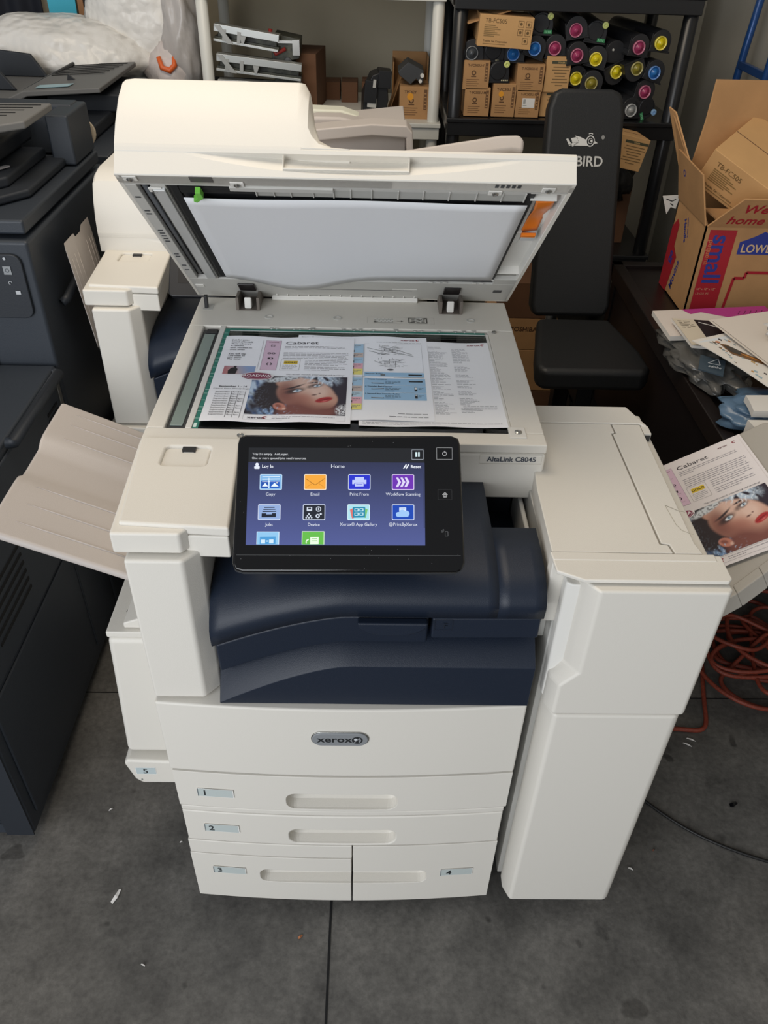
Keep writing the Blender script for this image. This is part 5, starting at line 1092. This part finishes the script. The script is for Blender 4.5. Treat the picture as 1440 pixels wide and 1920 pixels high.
p.poly([(.0, .0), (.06, .0), (.085, .11), (.05, .13), (.05, .19), (.03, .20), (.0, .17)], RED, 1); p.text('Moving', .10, .02, .030, BLU2, 2, rot=78, bold=True); p.text('&', .03, .08, .05, BLU2, 2, bold=True); p.text('Handle', .08, .215, .022, BLU2, 2, rot=-60, bold=True); p.text('with care', .10, .225, .014, BLU2, 2, rot=-60)
p.obj('side_print', bx)
def flap(pts, nm, prt=None):
    P_ = [Vector(q) for q in pts]; n_ = (P_[1]-P_[0]).cross(P_[2]-P_[1]).normalized(); g = G(); g.slab(P_, n_*.004); o = mobj(g, nm, CARD)
    if prt:
        eu = (P_[1]-P_[0]).normalized(); ev = (P_[-1]-P_[0]); ev = (ev-eu*ev.dot(eu)).normalized(); nn_ = eu.cross(ev); side = 1 if nn_.dot(cam.matrix_world.translation-P_[0]) > 0 else -1
        q = Print(lambda u, v, h: P_[0]+eu*u+ev*v+nn_*side*(h+.0046)+OM); prt(q); q.obj('flap_print', o)
flap([(x0+.002, y0, zb1), (x1, y0, zb1), (x1-.01, y0-.062, zb1+.088), (x0+.052, y0-.062, zb1+.088)], 'front_flap', lambda p: (p.text('Welcome', .062, .058, .044, RED, 1, bold=True, shear=.15), p.text('home', .040, .015, .042, RED, 1, bold=True, shear=.15)))
flap([(x0, y1, zb1), (x0, y0, zb1), (x0-.035, y0+.012, zb1+.122), (x0-.035, y1-.01, zb1+.132)], 'side_flap', lambda p: (p.ring(.065, .088, .006, .010, BLU2, 1, 10), p.lines(.08, .095, .19, 3, .011, BLU2, seed=2, wl=.02, last=.8)))
flap([(x0, y1, zb1), (x0+.02, y1+.005, zb1+.20), (x0+.02+.0, y1+.0, zb1+.30), (x1, y1+.01, zb1+.30), (x1, y1, zb1)], 'back_flap')
flap([(x0+.006, y0+.01, zb1-.005), (x0+.006, y1-.02, zb1), (x0-.070, y1+.05, zb1+.222), (x0-.060, y1+.02, zb1+.215)], 'inner_flap')
flap([(x0+.05, y0+.01, zb1-.005), (x0+.16, y0+.01, zb1-.005), (x0+.15, y0+.09, zb1+.012), (x0+.01, y0+.07, zb1+.02)], 'tucked_flap')
# TB-FC carton lying in the moving box
M_ = Matrix.Translation((1.075, 1.405, 1.078)) @ Matrix.Rotation(R(-38), 4, 'Z') @ Matrix.Rotation(R(24), 4, 'Y') @ Matrix.Rotation(R(16), 4, 'X')
g = G(); g.box(-.13, -.11, -.055, .13, .11, .055); o = g.obj('toner_carton', CARDIN, None, bev=.002); o.matrix_world = M_; tag(o, 'plain pale TB-FC carton tilted in the top of the open moving box', 'box')
p = Print(lambda u, v, h: Vector((-.13+u, -.1105-h, -.055+v))); art_tb(p, .26, .10); p.obj('printed_panel', o)
g = G(); g.box(-.128, -.002, .055, .128, .0, .0556); g.obj('flap_seam', CARDD, o)
# papers on the desk
def paper_sheet(name, lab, pts, z_, cat, col='#e3ded6', bend=0, art=None, n_=1, ma=None, grp=None):
    """a quad sheet (or a block of n_ sheets) lying on the desk"""
    P_ = [Vector((q[0], q[1], z_+(q[2] if len(q) > 2 else 0))) for q in pts]
    W_ = (P_[1]-P_[0]).length; H_ = (P_[3]-P_[0]).length
    def f(u, v, h):
        a, b_ = u/W_, v/H_; q = (P_[0]*(1-a)+P_[1]*a)*(1-b_)+(P_[3]*(1-a)+P_[2]*a)*b_
        return q+Vector((0, 0, h+bend*math.sin(math.pi*min(1, max(0, b_)))*(1-a)))
    p = Print(f); p.sheet(W_, H_, col, t=.0005*n_)
    if art: art(p, W_, H_)
    o = p.obj(name, None, ma); tag(o, lab, cat, grp); return o
lump('plastic_bag', 'clear crumpled plastic bag under the magazines at the desk edge', 'bag', (.862, .98, .772), (.085, .185, .034), mat('grey_clear_film', '#5b5a57', .25, bump=.9, bscale=30), 5, .45, 40, 26, 3.5)
def art_mag(p, W, H):
    p.rect(0, 0, W, H, '#d9cfc6', 1); p.poly([(W*.25, H), (W, H), (W, H*.55), (W*.62, H*.60), (W*.40, H*.86), (W*.30, H*.80)], '#b03a86', 2)
    for k_ in range(5): p.line([(W*(.70+.05*k_), H*.72), (W*(.74+.05*k_), H*.84)], .002, '#6a2450', 3)
paper_sheet('magazine', 'magazine with a magenta cover band lying under the loose sheets on the desk', [(.775, 1.005), (1.09, 1.04), (1.085, 1.20), (.772, 1.155)], .806, 'magazine', art=art_mag, n_=24)
def art_cat(p, W, H):
    p.rect(0, 0, W, H, '#1d181b', 1); p.rect(0, 0, W*.28, H, '#cfc4b0', 2); p.lines(W*.05, H*.92, W*.24, 5, H*.06, '#6b6355', seed=4, wl=.02, h=3); p.line([(W*.32, H*.9), (W*.55, H*.74)], .004, '#d9d6d2', 3); p.line([(W*.45, H*.26), (W*.58, H*.18), (W*.50, H*.12), (W*.68, H*.10)], .005, '#e3e0dc', 3)
paper_sheet('catalogue', 'black and cream catalogue lying over the magenta magazine', [(.800, .925), (.97, .90), (.985, 1.055), (.795, 1.075)], .822, 'magazine', art=art_cat, n_=14)
def art_comic(p, W, H):
    p.rect(W*.04, H*.05, W*.96, H*.95, '#d8dee2', 1); r = random.Random(6); W = W*.62
    for i in range(70):
        a, b_ = r.uniform(.06, .9), r.uniform(.08, .9); s = r.uniform(.02, .06)
        p.poly([(W*a, H*b_), (W*(a+s), H*(b_+s*.4)), (W*(a+s*.6), H*(b_+s)), (W*(a-s*.2), H*(b_+s*.7))], r.choice(['#6b5a48', '#b0763a', '#8a9aa0', '#3a3230', '#c9a46a', '#9fb6c0']), 2)
    p.poly([(W*.30, H*.62), (W*.45, H*.84), (W*.55, H*.80), (W*.62, H*.55), (W*.80, H*.34), (W*.86, H*.20), (W*.70, H*.26), (W*.50, H*.44)], '#7a5a3a', 3); p.poly([(W*.36, H*.66), (W*.46, H*.80), (W*.56, H*.74), (W*.58, H*.60), (W*.44, H*.58)], '#46423c', 4); p.ell(W*.47, H*.87, W*.05, W*.05, '#c98a68', 4); p.line([(W*.50, H*.60), (W*.62, H*.44), (W*.78, H*.30)], .006, '#c4813a', 4)
paper_sheet('comic_page', 'glossy illustrated page in brown and blue tones, sticking out from under the blank sheets', [(.895, .70), (1.08, .74), (.94, .99), (.797, .925)], .835, 'magazine', art=art_comic, n_=4, bend=.004)
for k_, (dx, lab) in enumerate(((0, 'lower blank white sheet on the desk papers beside the moving box'), (.006, 'upper blank white sheet on the desk papers beside the moving box'))):
    paper_sheet('blank_sheet', lab, [(.93+dx, .735-.01*k_), (1.22, .77), (1.20, 1.13), (.862+dx, 1.015-.004*k_)], .846+.003*k_, 'paper', col='#dcd3c8', n_=2, grp='blank sheets on the desk')
lump('white_cloth', 'folded white cloth on the blank sheets at the right edge', 'cloth', (1.10, .90, .873), (.14, .085, .024), mat('white_cloth_weave', '#cfccc8', .9, bump=.5, bscale=90), 9, .22, 30, 20)
lump('blue_package', 'soft blue plastic package under the papers on the desk', 'package', (.93, .70, .772), (.115, .085, .030), mat('blue_film', '#5b7690', .3, bump=.8, bscale=14, col2='#3c546b'), 11, .4, 40, 26, 3)
g = G(); g.slab([(.792, .84, .802), (.835, .80, .806), (.86, .86, .812), (.815, .90, .808)], (0, 0, .003)); o = g.obj('bag_label', mat('slate_label', '#3c4a55', .4)); tag(o, 'dark slate shipping label showing between the bag and the blue package', 'label')
p = Print(planar((.800, .842, .8100), (.7, -.55, .1), (.55, .7, .1))); p.line([(.006, .02), (.02, .045), (.034, .02), (.006, .02)], .0016, '#b9bfc4', 1); p.text('adobe', .012, .004, .012, '#c9cdd0', 1); p.obj('label_print', o)
paper_sheet('white_envelope', 'white padded envelope with small print in front of the blue package', [(.835, .625), (1.15, .615), (1.14, .700), (.842, .690)], .822, 'envelope', col='#d9d6d0', n_=30, bend=.002, art=lambda p, W, H: [p.ell(W*(.40+.03*i), H*.55, .003, .003, '#3a3838', 1, 8) for i in range(4)])
paper_sheet('paper_stack', 'stack of white paper at the near end of the desk behind the output tray', [(.836, .50), (1.18, .50), (1.18, .612), (.822, .612)], .808, 'paper', col='#ddd9d2', n_=110)
g = G(); g.slab([(0, 0, 0), (.016, .004, 0), (.02, .018, 0), (.003, .015, 0)], (0, 0, .001)); o = g.obj('paper_scrap', PAPER); o.location = (.795, .93, .3); o.location = (.77, .72, .001); tag(o, 'tiny square scrap of paper in the dark beside the desk panel', 'litter')
g = G(); g.slab([(0, 0, 0), (.05, 0, .004), (.045, 0, -.035), (.03, 0, -.03), (.022, 0, -.05)], (0, .002, 0)); o = g.obj('price_card', WHITE2); o.location = (.865, 1.54, .985); tag(o, 'small white torn card with black marks behind the left edge of the moving box', 'card')
p = Print(lambda u, v, h: Vector((u, -h, v))); p.line([(.012, -.008), (.030, -.014), (.040, -.008)], .003, '#3a3a3a', 1); p.line([(.026, -.020), (.036, -.026)], .003, '#3a3a3a', 1); p.obj('card_marks', o)
# blue hand truck against the right wall
ht = thing('hand_truck', 'blue tubular hand truck leaning on the right wall behind the moving box', 'hand truck', (1.30, 2.2, 0)); OH = Vector((-1.30, -2.2, 0))
BLUE = mat('blue_enamel', '#1f4a86', .3, metal=.2)
g = G()
for y_ in (2.33, 2.10): g.tube([(1.26, y_, .02), (1.31, y_, 1.25), (1.33, y_, 1.6)], .013, 12)
g.tube([(1.33, 2.33, 1.6), (1.335, 2.30, 1.66), (1.335, 2.13, 1.66), (1.33, 2.10, 1.6)], .013, 12); g.v = [q+OH for q in g.v]; g.obj('side_rail', BLUE, ht, smooth=True)
for z_ in (.3, .75, 1.205):
    g = G(); g.box(1.297, 2.10, z_-.012, 1.313, 2.33, z_+.012); g.v = [q+OH for q in g.v]; g.obj('crossbar', BLUE, ht, bev=.002)
g = G(); g.box(1.10, 2.09, .004, 1.27, 2.34, .012); g.v = [q+OH for q in g.v]; g.obj('toe_plate', BLUE, ht)

# ------------------------------------------------------------------ black copiers on the left
def copier_tray(root, off, x0, x1, y0, y1, z0, slope=.0, nm='document_tray', ribs=True):
    g = G(); g.slab([(x0, y0, z0), (x1-.05, y0, z0+slope), (x1, y0+.05, z0+slope), (x1, y1, z0+slope), (x0, y1, z0)], (0, 0, .016)); g.v = [q+off for q in g.v]; o = g.obj(nm, COPIERL, root, bev=.004)
    if ribs:
        g = G()
        for i in range(6):
            y_ = y1-.025-i*(y1-y0)*.115; zz = lambda x_: z0+.0168+slope*(x_-x0)/(x1-x0); e = x1-.015-i*.010
            g.box(x0+.02, y_-.0016, 0, x0+.02, y_, 0)
            g.slab([(x0+.0, y_, zz(x0)), (e, y_, zz(e)), (e, y_-.003, zz(e)), (x0, y_-.003, zz(x0))], (0, 0, .0008))
        g.v = [q+off for q in g.v]; g.obj('tray_groove', SEAM, root)
    return o
CA = thing('black_copier', 'near charcoal copier at the left with side panels, vents and a ribbed top tray', 'copier', (-1.02, 1.1, 0)); OA = Vector((1.02, -1.1, 0))
def aobj(g_, nm, ma, par=CA, **k): g_.v = [q+OA for q in g_.v]; return g_.obj(nm, ma, par, **k)
g = G(); g.box(-1.36, .83, .03, -.67, 1.42, 1.07); aobj(g, 'body', COPIER, bev=.008, seg=3)
g = G(); g.box(-1.36, .845, 1.078, -.675, 1.40, 1.108); aobj(g, 'scanner_deck', COPIER, bev=.006)
g = G(); g.prism([(-1.36, .83), (-.82, .83), (-.705, .99), (-.705, 1.26), (-1.36, 1.26)], 'z', 1.110, 1.128); g.prism([(-1.36, .86), (-.85, .86), (-.75, 1.0), (-.75, 1.25), (-1.36, 1.25)], 'z', 1.128, 1.150); aobj(g, 'lid', COPIERD, bev=.006)
g = G(); g.box(-.735, 1.24, 1.11, -.680, 1.40, 1.222); g.box(-1.36, 1.34, 1.11, -.70, 1.40, 1.225); aobj(g, 'rear_wall', COPIER, bev=.006)
g = G(); g.box(-1.36, 1.02, 1.150, -.80, 1.32, 1.19); aobj(g, 'feeder_body', COPIERD, bev=.01)
copier_tray(CA, OA, -1.36, -.706, 1.00, 1.23, 1.222, .012)
g = G(); g.slab([(-.86, .93, 1.153), (-.845, .93, 1.153), (-.765, 1.06, 1.153), (-.775, 1.065, 1.153)], (0, 0, .003)); aobj(g, 'clear_strip', mat('clear_strip', '#8d8a8a', .3))
# front control strip and trims on the front face (y .83)
g = G(); g.prism(rrect(-1.0, .905, -.690, 1.045, .02), 'y', .822, .83); aobj(g, 'control_strip', COPIERD, bev=.002)
p = Print(planar((-.74, .8205, .9), (1, 0, 0), (0, 0, 1)))
p.ell(.018, .137, .003, .003, '#b9bcc0', 1); p.rect(.010, .103, .026, .121, '#8f9396', 1); p.ring(.018, .112, .003, .0045, '#50555a', 2, 10); p.ring(.018, .085, .003, .004, '#b9bcc0', 1, 10, 0, 260); p.rect(.024, .060, .034, .068, '#b9bcc0', 1)
p.g.v = [q+OA for q in p.g.v]; p.obj('strip_icons', CA)
g = G(); g.box(-1.36, .818, .50, -.80, .83, 1.03); aobj(g, 'front_cover', COPIER, bev=.006)
# near paper bank / side of the copier
g = G(); g.box(-1.36, .13, .03, -.67, .82, .795); aobj(g, 'side_cabinet', COPIER, bev=.008, seg=3)
g = G(); g.box(-.6725, .16, .43, -.664, .78, .775); o = aobj(g, 'side_door', COPIER, bev=.006)
g = G(); g.box(-.6725, .16, .07, -.665, .62, .415); aobj(g, 'side_door', COPIER, bev=.006)
g = G(); g.box(-.6725, .64, .07, -.666, .78, .415); aobj(g, 'side_door', COPIER, bev=.004)
g = G(); g.tube([(-.664, .50, .795), (-.652, .50, .795), (-.652, .78, .795), (-.664, .78, .795)], .012, 10); aobj(g, 'grab_handle', COPIERD, smooth=True)
g = G()
for i in range(5): g.box(-.668, .70, .73-i*.014, -.6625, .76, .736-i*.014)
aobj(g, 'vent_slot', SEAM)
g = G()
for i in range(6): g.box(-.668, .25, .60-i*.022, -.6625, .42, .607-i*.022)
aobj(g, 'vent_slot', SEAM)
g = G(); g.box(-.668, .775, .68, -.660, .79, .775); aobj(g, 'silver_catch', STEEL, bev=.001)
g = G(); g.tube([(-.664, .86, .62), (-.664, .855, .48)], .003, 8); g.lathe((-.668, .855, .475), (1, 0, 0), [(.006, 0), (.006, .006)], 10); aobj(g, 'metal_rod', STEEL, smooth=True)
g = G(); g.tube([(-.664, .92, .90), (-.655, .93, .905), (-.655, 1.07, .925)], .010, 8); aobj(g, 'side_handle', COPIERD, smooth=True)
g = G()
for i in range(26): g.box(-.90, .1285, .07+i*.009, -.71, .131, .0745+i*.009)
g.box(-.73, .128, .03, -.672, .131, .33); aobj(g, 'ribbed_grille', COPIERD)
for x_ in (-1.3, -.75):
    for y_ in (.2, 1.35):
        g = G(); g.lathe((x_-.012, y_, .016), (1, 0, 0), [(.016, 0), (.016, .024)], 12); aobj(g, 'caster', BLACK)
CB = thing('black_copier', 'far charcoal copier behind the near one, with paper guides on its feeder tray', 'copier', (-1.05, 2.1, 0)); OBB = Vector((1.05, -2.1, 0))
def cobj(g_, nm, ma, par=CB, **k): g_.v = [q+OBB for q in g_.v]; return g_.obj(nm, ma, par, **k)
g = G(); g.box(-1.36, 1.62, .03, -.72, 2.28, .98); cobj(g, 'body', COPIERD, bev=.008)
g = G(); g.box(-1.36, 1.63, .985, -.72, 2.27, 1.035); cobj(g, 'scanner_deck', COPIER, bev=.006)
g = G(); g.box(-1.36, 1.75, 1.037, -.80, 2.27, 1.075); g.box(-1.0, 2.0, 1.07, -.74, 2.29, 1.125); cobj(g, 'lid', COPIERD, bev=.008)
g = G(); g.prism([(-1.36, 1.105), (-1.08, 1.105), (-1.02, 1.130), (-.795, 1.145), (-.795, 1.160), (-1.03, 1.146), (-1.09, 1.121), (-1.36, 1.121)], 'y', 1.90, 2.36); ct = cobj(g, 'document_tray', COPIERL, bev=.004)
g = G()
for i in range(6):
    y_ = 2.33-i*.036; g.slab([(-1.02, y_, 1.1475), (-.815-i*.006, y_, 1.160), (-.815-i*.006, y_-.007, 1.160), (-1.02, y_-.007, 1.1475)], (0, 0, .0012))
cobj(g, 'tray_groove', SEAM, ct)
g = G(); g.prism([(-1.30, 1.122), (-1.30, 1.185), (-1.27, 1.205), (-1.12, 1.190), (-1.075, 1.122)], 'y', 2.26, 2.275); cobj(g, 'paper_guide', COPIERD, ct, bev=.004)
g = G(); g.prism([(-1.30, 1.122), (-1.30, 1.175), (-1.14, 1.175), (-1.10, 1.122)], 'y', 2.03, 2.045); cobj(g, 'paper_guide', COPIERD, ct, bev=.004)
g = G(); g.prism([(-.94, 1.150), (-.935, 1.170), (-.915, 1.152)], 'y', 2.05, 2.06); g.tube([(-1.06, 1.99, 1.128), (-1.00, 2.34, 1.155)], .006, 6); cobj(g, 'stop_clip', BLACK, ct)
g = G(); g.slab([(-1.0, 1.925, 1.150), (-.90, 1.93, 1.156), (-.895, 1.975, 1.1565), (-1.0, 1.97, 1.150)], (0, 0, .0008)); cobj(g, 'cyan_sticker', mat('pale_cyan_label', '#8fb3bd', .3), ct)
g = G(); g.lathe((-.80, 1.615, .965+.05), (0, -1, 0), [(.030, 0), (.034, .006), (.034, .014), (.012, .016)], 20); o = g.obj('tape_roll', mat('pale_roll', '#b5a894', .7), None); tag(o, 'small pale round tape roll stuck beside the near copier', 'tape roll'); o.location = (.09, -.19, .13)

# ------------------------------------------------------------------ bags at the back left
BAGW = mat('quilted_white_plastic', '#e6e4df', .35, bump=0)
def quilt(m_, sc, st):
    n = m_.node_tree; b = n.nodes['Principled BSDF']; tc = n.nodes['Texture Coordinate']
    v_ = n.nodes.new('ShaderNodeTexVoronoi'); v_.inputs['Scale'].default_value = sc; n.links.new(tc.outputs['Object'], v_.inputs['Vector'])
    nz = n.nodes.new('ShaderNodeTexNoise'); nz.inputs['Scale'].default_value = 9; n.links.new(tc.outputs['Object'], nz.inputs['Vector'])
    b1 = n.nodes.new('ShaderNodeBump'); b1.inputs['Strength'].default_value = st; b1.inputs['Distance'].default_value = .006; b1.invert = True; n.links.new(v_.outputs[0], b1.inputs['Height'])
    b2 = n.nodes.new('ShaderNodeBump'); b2.inputs['Strength'].default_value = .7; b2.inputs['Distance'].default_value = .05; n.links.new(nz.outputs[0], b2.inputs['Height']); n.links.new(b1.outputs[0], b2.inputs['Normal']); n.links.new(b2.outputs[0], b.inputs['Normal'])
quilt(BAGW, 38, .35)
tb = thing('storage_cabinet', 'dark low cabinet under the white bags at the back left', 'cabinet', (-1.0, 2.7, 0)); g = G(); g.box(-.45, -.28, 0, .42, .25, 1.02); g.obj('body', COPIERD, tb, bev=.004)
g = G(); g.box(-.40, -.284, .1, -.02, -.279, .95); g.obj('door', COPIER, tb, bev=.001); g = G(); g.box(.01, -.284, .1, .39, -.279, .95); g.obj('door', COPIER, tb, bev=.001)
o = lump('bubble_wrap_bag', 'big quilted white bag lying at the left behind the black copiers', 'bag', (-1.12, 2.52, 1.155), (.36, .20, .125), BAGW, 2, .10, 48, 30)
o = lump('bubble_wrap_bag', 'upright bulging white bag standing right of the lying one', 'bag', (-.80, 2.60, 1.27), (.20, .15, .24), BAGW, 6, .12, 48, 36)
CLR = mat('milky_film', '#b9b4b0', .3, bump=.8, bscale=30)
lump('clear_bag', 'tall milky clear bag of packing beside the white shelf post', 'bag', (-.645, 2.50, 1.22), (.07, .10, .20), CLR, 8, .2, 36, 26)
o = thing('carrier_bag', 'small white carrier bag with an orange handle beside the white bags', 'bag', (-.70, 2.47, 1.115))
q_ = lump('film', '', None, (0, 0, .0), (.085, .07, .09), mat('white_film', '#cfc6c2', .35, bump=.8, bscale=40), 4, .3, 24, 18); q_.parent = o
g = G(); g.tube([(-.025, -.065, .055), (-.015, -.072, .022), (.012, -.075, .014), (.030, -.070, .030), (.028, -.06, .055)], [.008, .010, .011, .010, .007], 8); g.obj('orange_handle', mat('orange_plastic', '#e0672c', .4), o, smooth=True)
g = G(); g.slab([(-1.255, 2.93, 1.02), (-1.155, 2.93, 1.02), (-1.155, 2.99, 1.75), (-1.285, 2.99, 1.75)], (0, .006, 0)); o = g.obj('cyan_board', mat('cyan_board', '#2fb4cf', .5)); tag(o, 'bright cyan board standing on the back wall above the bags', 'board')
bb = thing('chalkboard', 'black chalkboard with a wooden frame behind the white bags', 'chalkboard', (-1.05, 2.94, 1.02)); g = G(); g.box(-.07, 0, 0, .30, .012, .60); g.obj('board', mat('slate_board', '#26262a', .6), bb)
g = G(); g.box(-.092, -.006, -.01, -.07, .018, .62); g.box(.30, -.006, -.01, .322, .018, .62); g.box(-.092, -.006, .60, .322, .018, .62); g.obj('wood_frame', mat('frame_wood', '#9a6a3c', .5), bb)
p = Print(planar((-.07, -.001, 0), (1, 0, 0), (0, 0, 1))); 
for k_ in range(2): p.ring(.05, .30+.03*k_, .012, .015, '#c9c9c9', 1, 14, 20, 290)
p.obj('chalk_curl', bb)

g = G(); g.grid(lambda u, v: (-1.75+.46*u, 2.965+.012*math.sin(u*30), .4+1.6*v), 60, 4); o = g.obj('dark_curtain', mat('midnight_cloth', '#10141f', .8), None, solid=.004, smooth=True); tag(o, 'dark midnight blue cloth hanging on the back wall left of the cyan board', 'curtain')
# ------------------------------------------------------------------ cords and litter on the floor
def cord(name, lab, pts, r, ma, cat='cord', closed=False, z_=None):
    cu = bpy.data.curves.new(name, 'CURVE'); cu.dimensions = '3D'; cu.bevel_depth = r; cu.bevel_resolution = 3; cu.resolution_u = 10
    sp = cu.splines.new('NURBS'); sp.points.add(len(pts)-1)
    for i, q in enumerate(pts): sp.points[i].co = (q[0], q[1], q[2] if len(q) > 2 else r, 1)
    sp.use_endpoint_u = True; sp.order_u = 4
    o = bpy.data.objects.new('tmp', cu); COL.objects.link(o); dg = bpy.context.evaluated_depsgraph_get(); me = bpy.data.meshes.new_from_object(o.evaluated_get(dg)); bpy.data.objects.remove(o)
    me.name = name; me.materials.clear(); me.materials.append(ma); o = bpy.data.objects.new(name, me); COL.objects.link(o); tag(o, lab, cat)
    for q in me.polygons: q.use_smooth = True
    return o
ROPE = mat('orange_cord_jacket', '#873a28', .55, bump=.6, bscale=220, var=.25, vscale=120)
rg = random.Random(12); pts = [(.80, .44), (.84, .440), (.88, .43), (.905, .45), (.915, .50), (.935, .58), (.96, .66), (.97, .74, .02), (1.02, .80, .03)]
for k_ in range(9):
    cx, cy = 1.13+.07*math.sin(k_*2.1), .69+.06*math.cos(k_*1.7); rx, ry = .125+.06*math.sin(k_*1.3), .12+.055*math.cos(k_*2.7); a0 = k_*.9
    for j in range(9): t = a0+j/9*2*math.pi; pts.append((max(.93, cx+rx*math.cos(t)*(1+.22*math.sin(t*2+k_))), cy+ry*math.sin(t), .012+.0065*k_+.008*math.sin(t*3+k_)))
pts += [(1.02, .62, .03), (.975, .60, .008), (1.0, .54, .008), (1.06, .50, .008), (1.15, .49, .008), (1.25, .50, .008)]
cord('extension_cord', 'tangled orange extension cord on the floor at the right of the finisher', pts, .0058, ROPE)
cord('black_cable', 'thin black cable crossing the floor at the lower right', [(.62, .30), (.68, .25), (.71, .215), (.78, .155), (.86, .115), (.94, .085), (1.05, .06), (1.2, .02)], .0035, mat('black_rubber', '#101010', .5))
def litter(name, lab, x_, y_, s_, ma, rz=0, long=2.5):
    g = G(); g.slab([(-s_*long, -s_*.5, 0), (-s_*.3, -s_*.7, .0015), (s_*long, s_*.2, 0), (s_*long*.8, s_*.8, 0), (0, s_*.5, .0025), (-s_*long*.9, s_*.4, 0)], (0, 0, .0012)); o = g.obj(name, ma); o.location = (x_, y_, .0014); o.rotation_euler = (0, 0, rz); tag(o, lab, 'litter'); return o
litter('paper_curl', 'white curled scrap of paper on the concrete, lower left of the printer', -.471, .01, .0065, PAPER, 1.1)
litter('paper_crumb', 'small white crumb just off the lower left corner of the printer', -.361, .13, .002, PAPER, .3, 1.5)
litter('paper_crumb', 'tiny white sliver left of the printer in front of tray five', -.534, .207, .002, PAPER, .6)
litter('paper_crumb', 'tiny white fleck at the lower left, below the white curl', -.386, -.124, .0018, PAPER, -.5)
litter('paper_crumb', 'tiny white fleck at the lower right of the finisher', .616, .075, .0022, PAPER, -.6)
litter('rust_chip', 'small rusty orange chip on the concrete in front of the printer', -.085, -.07, .0042, mat('rust', '#a86a44', .8), .4, 1.2)
litter('brown_chip', 'tiny reddish chip on the floor right of the finisher', .678, .118, .003, mat('rust2', '#6e4636', .8), .2, 1)
litter('torn_tape', 'shiny black torn bit of tape on the floor at the right', .896, .231, .008, mat('shiny_black', '#0d0d10', .15), .1, 1.3)
for k_, (x_, y_) in enumerate(((.852, .41), (.838, .395))): litter('string_end', 'two white frayed string ends beside the finisher under the orange cord', x_, y_, .0022, PAPER, -.5-.1*k_, 5)['group'] = 'frayed string ends'
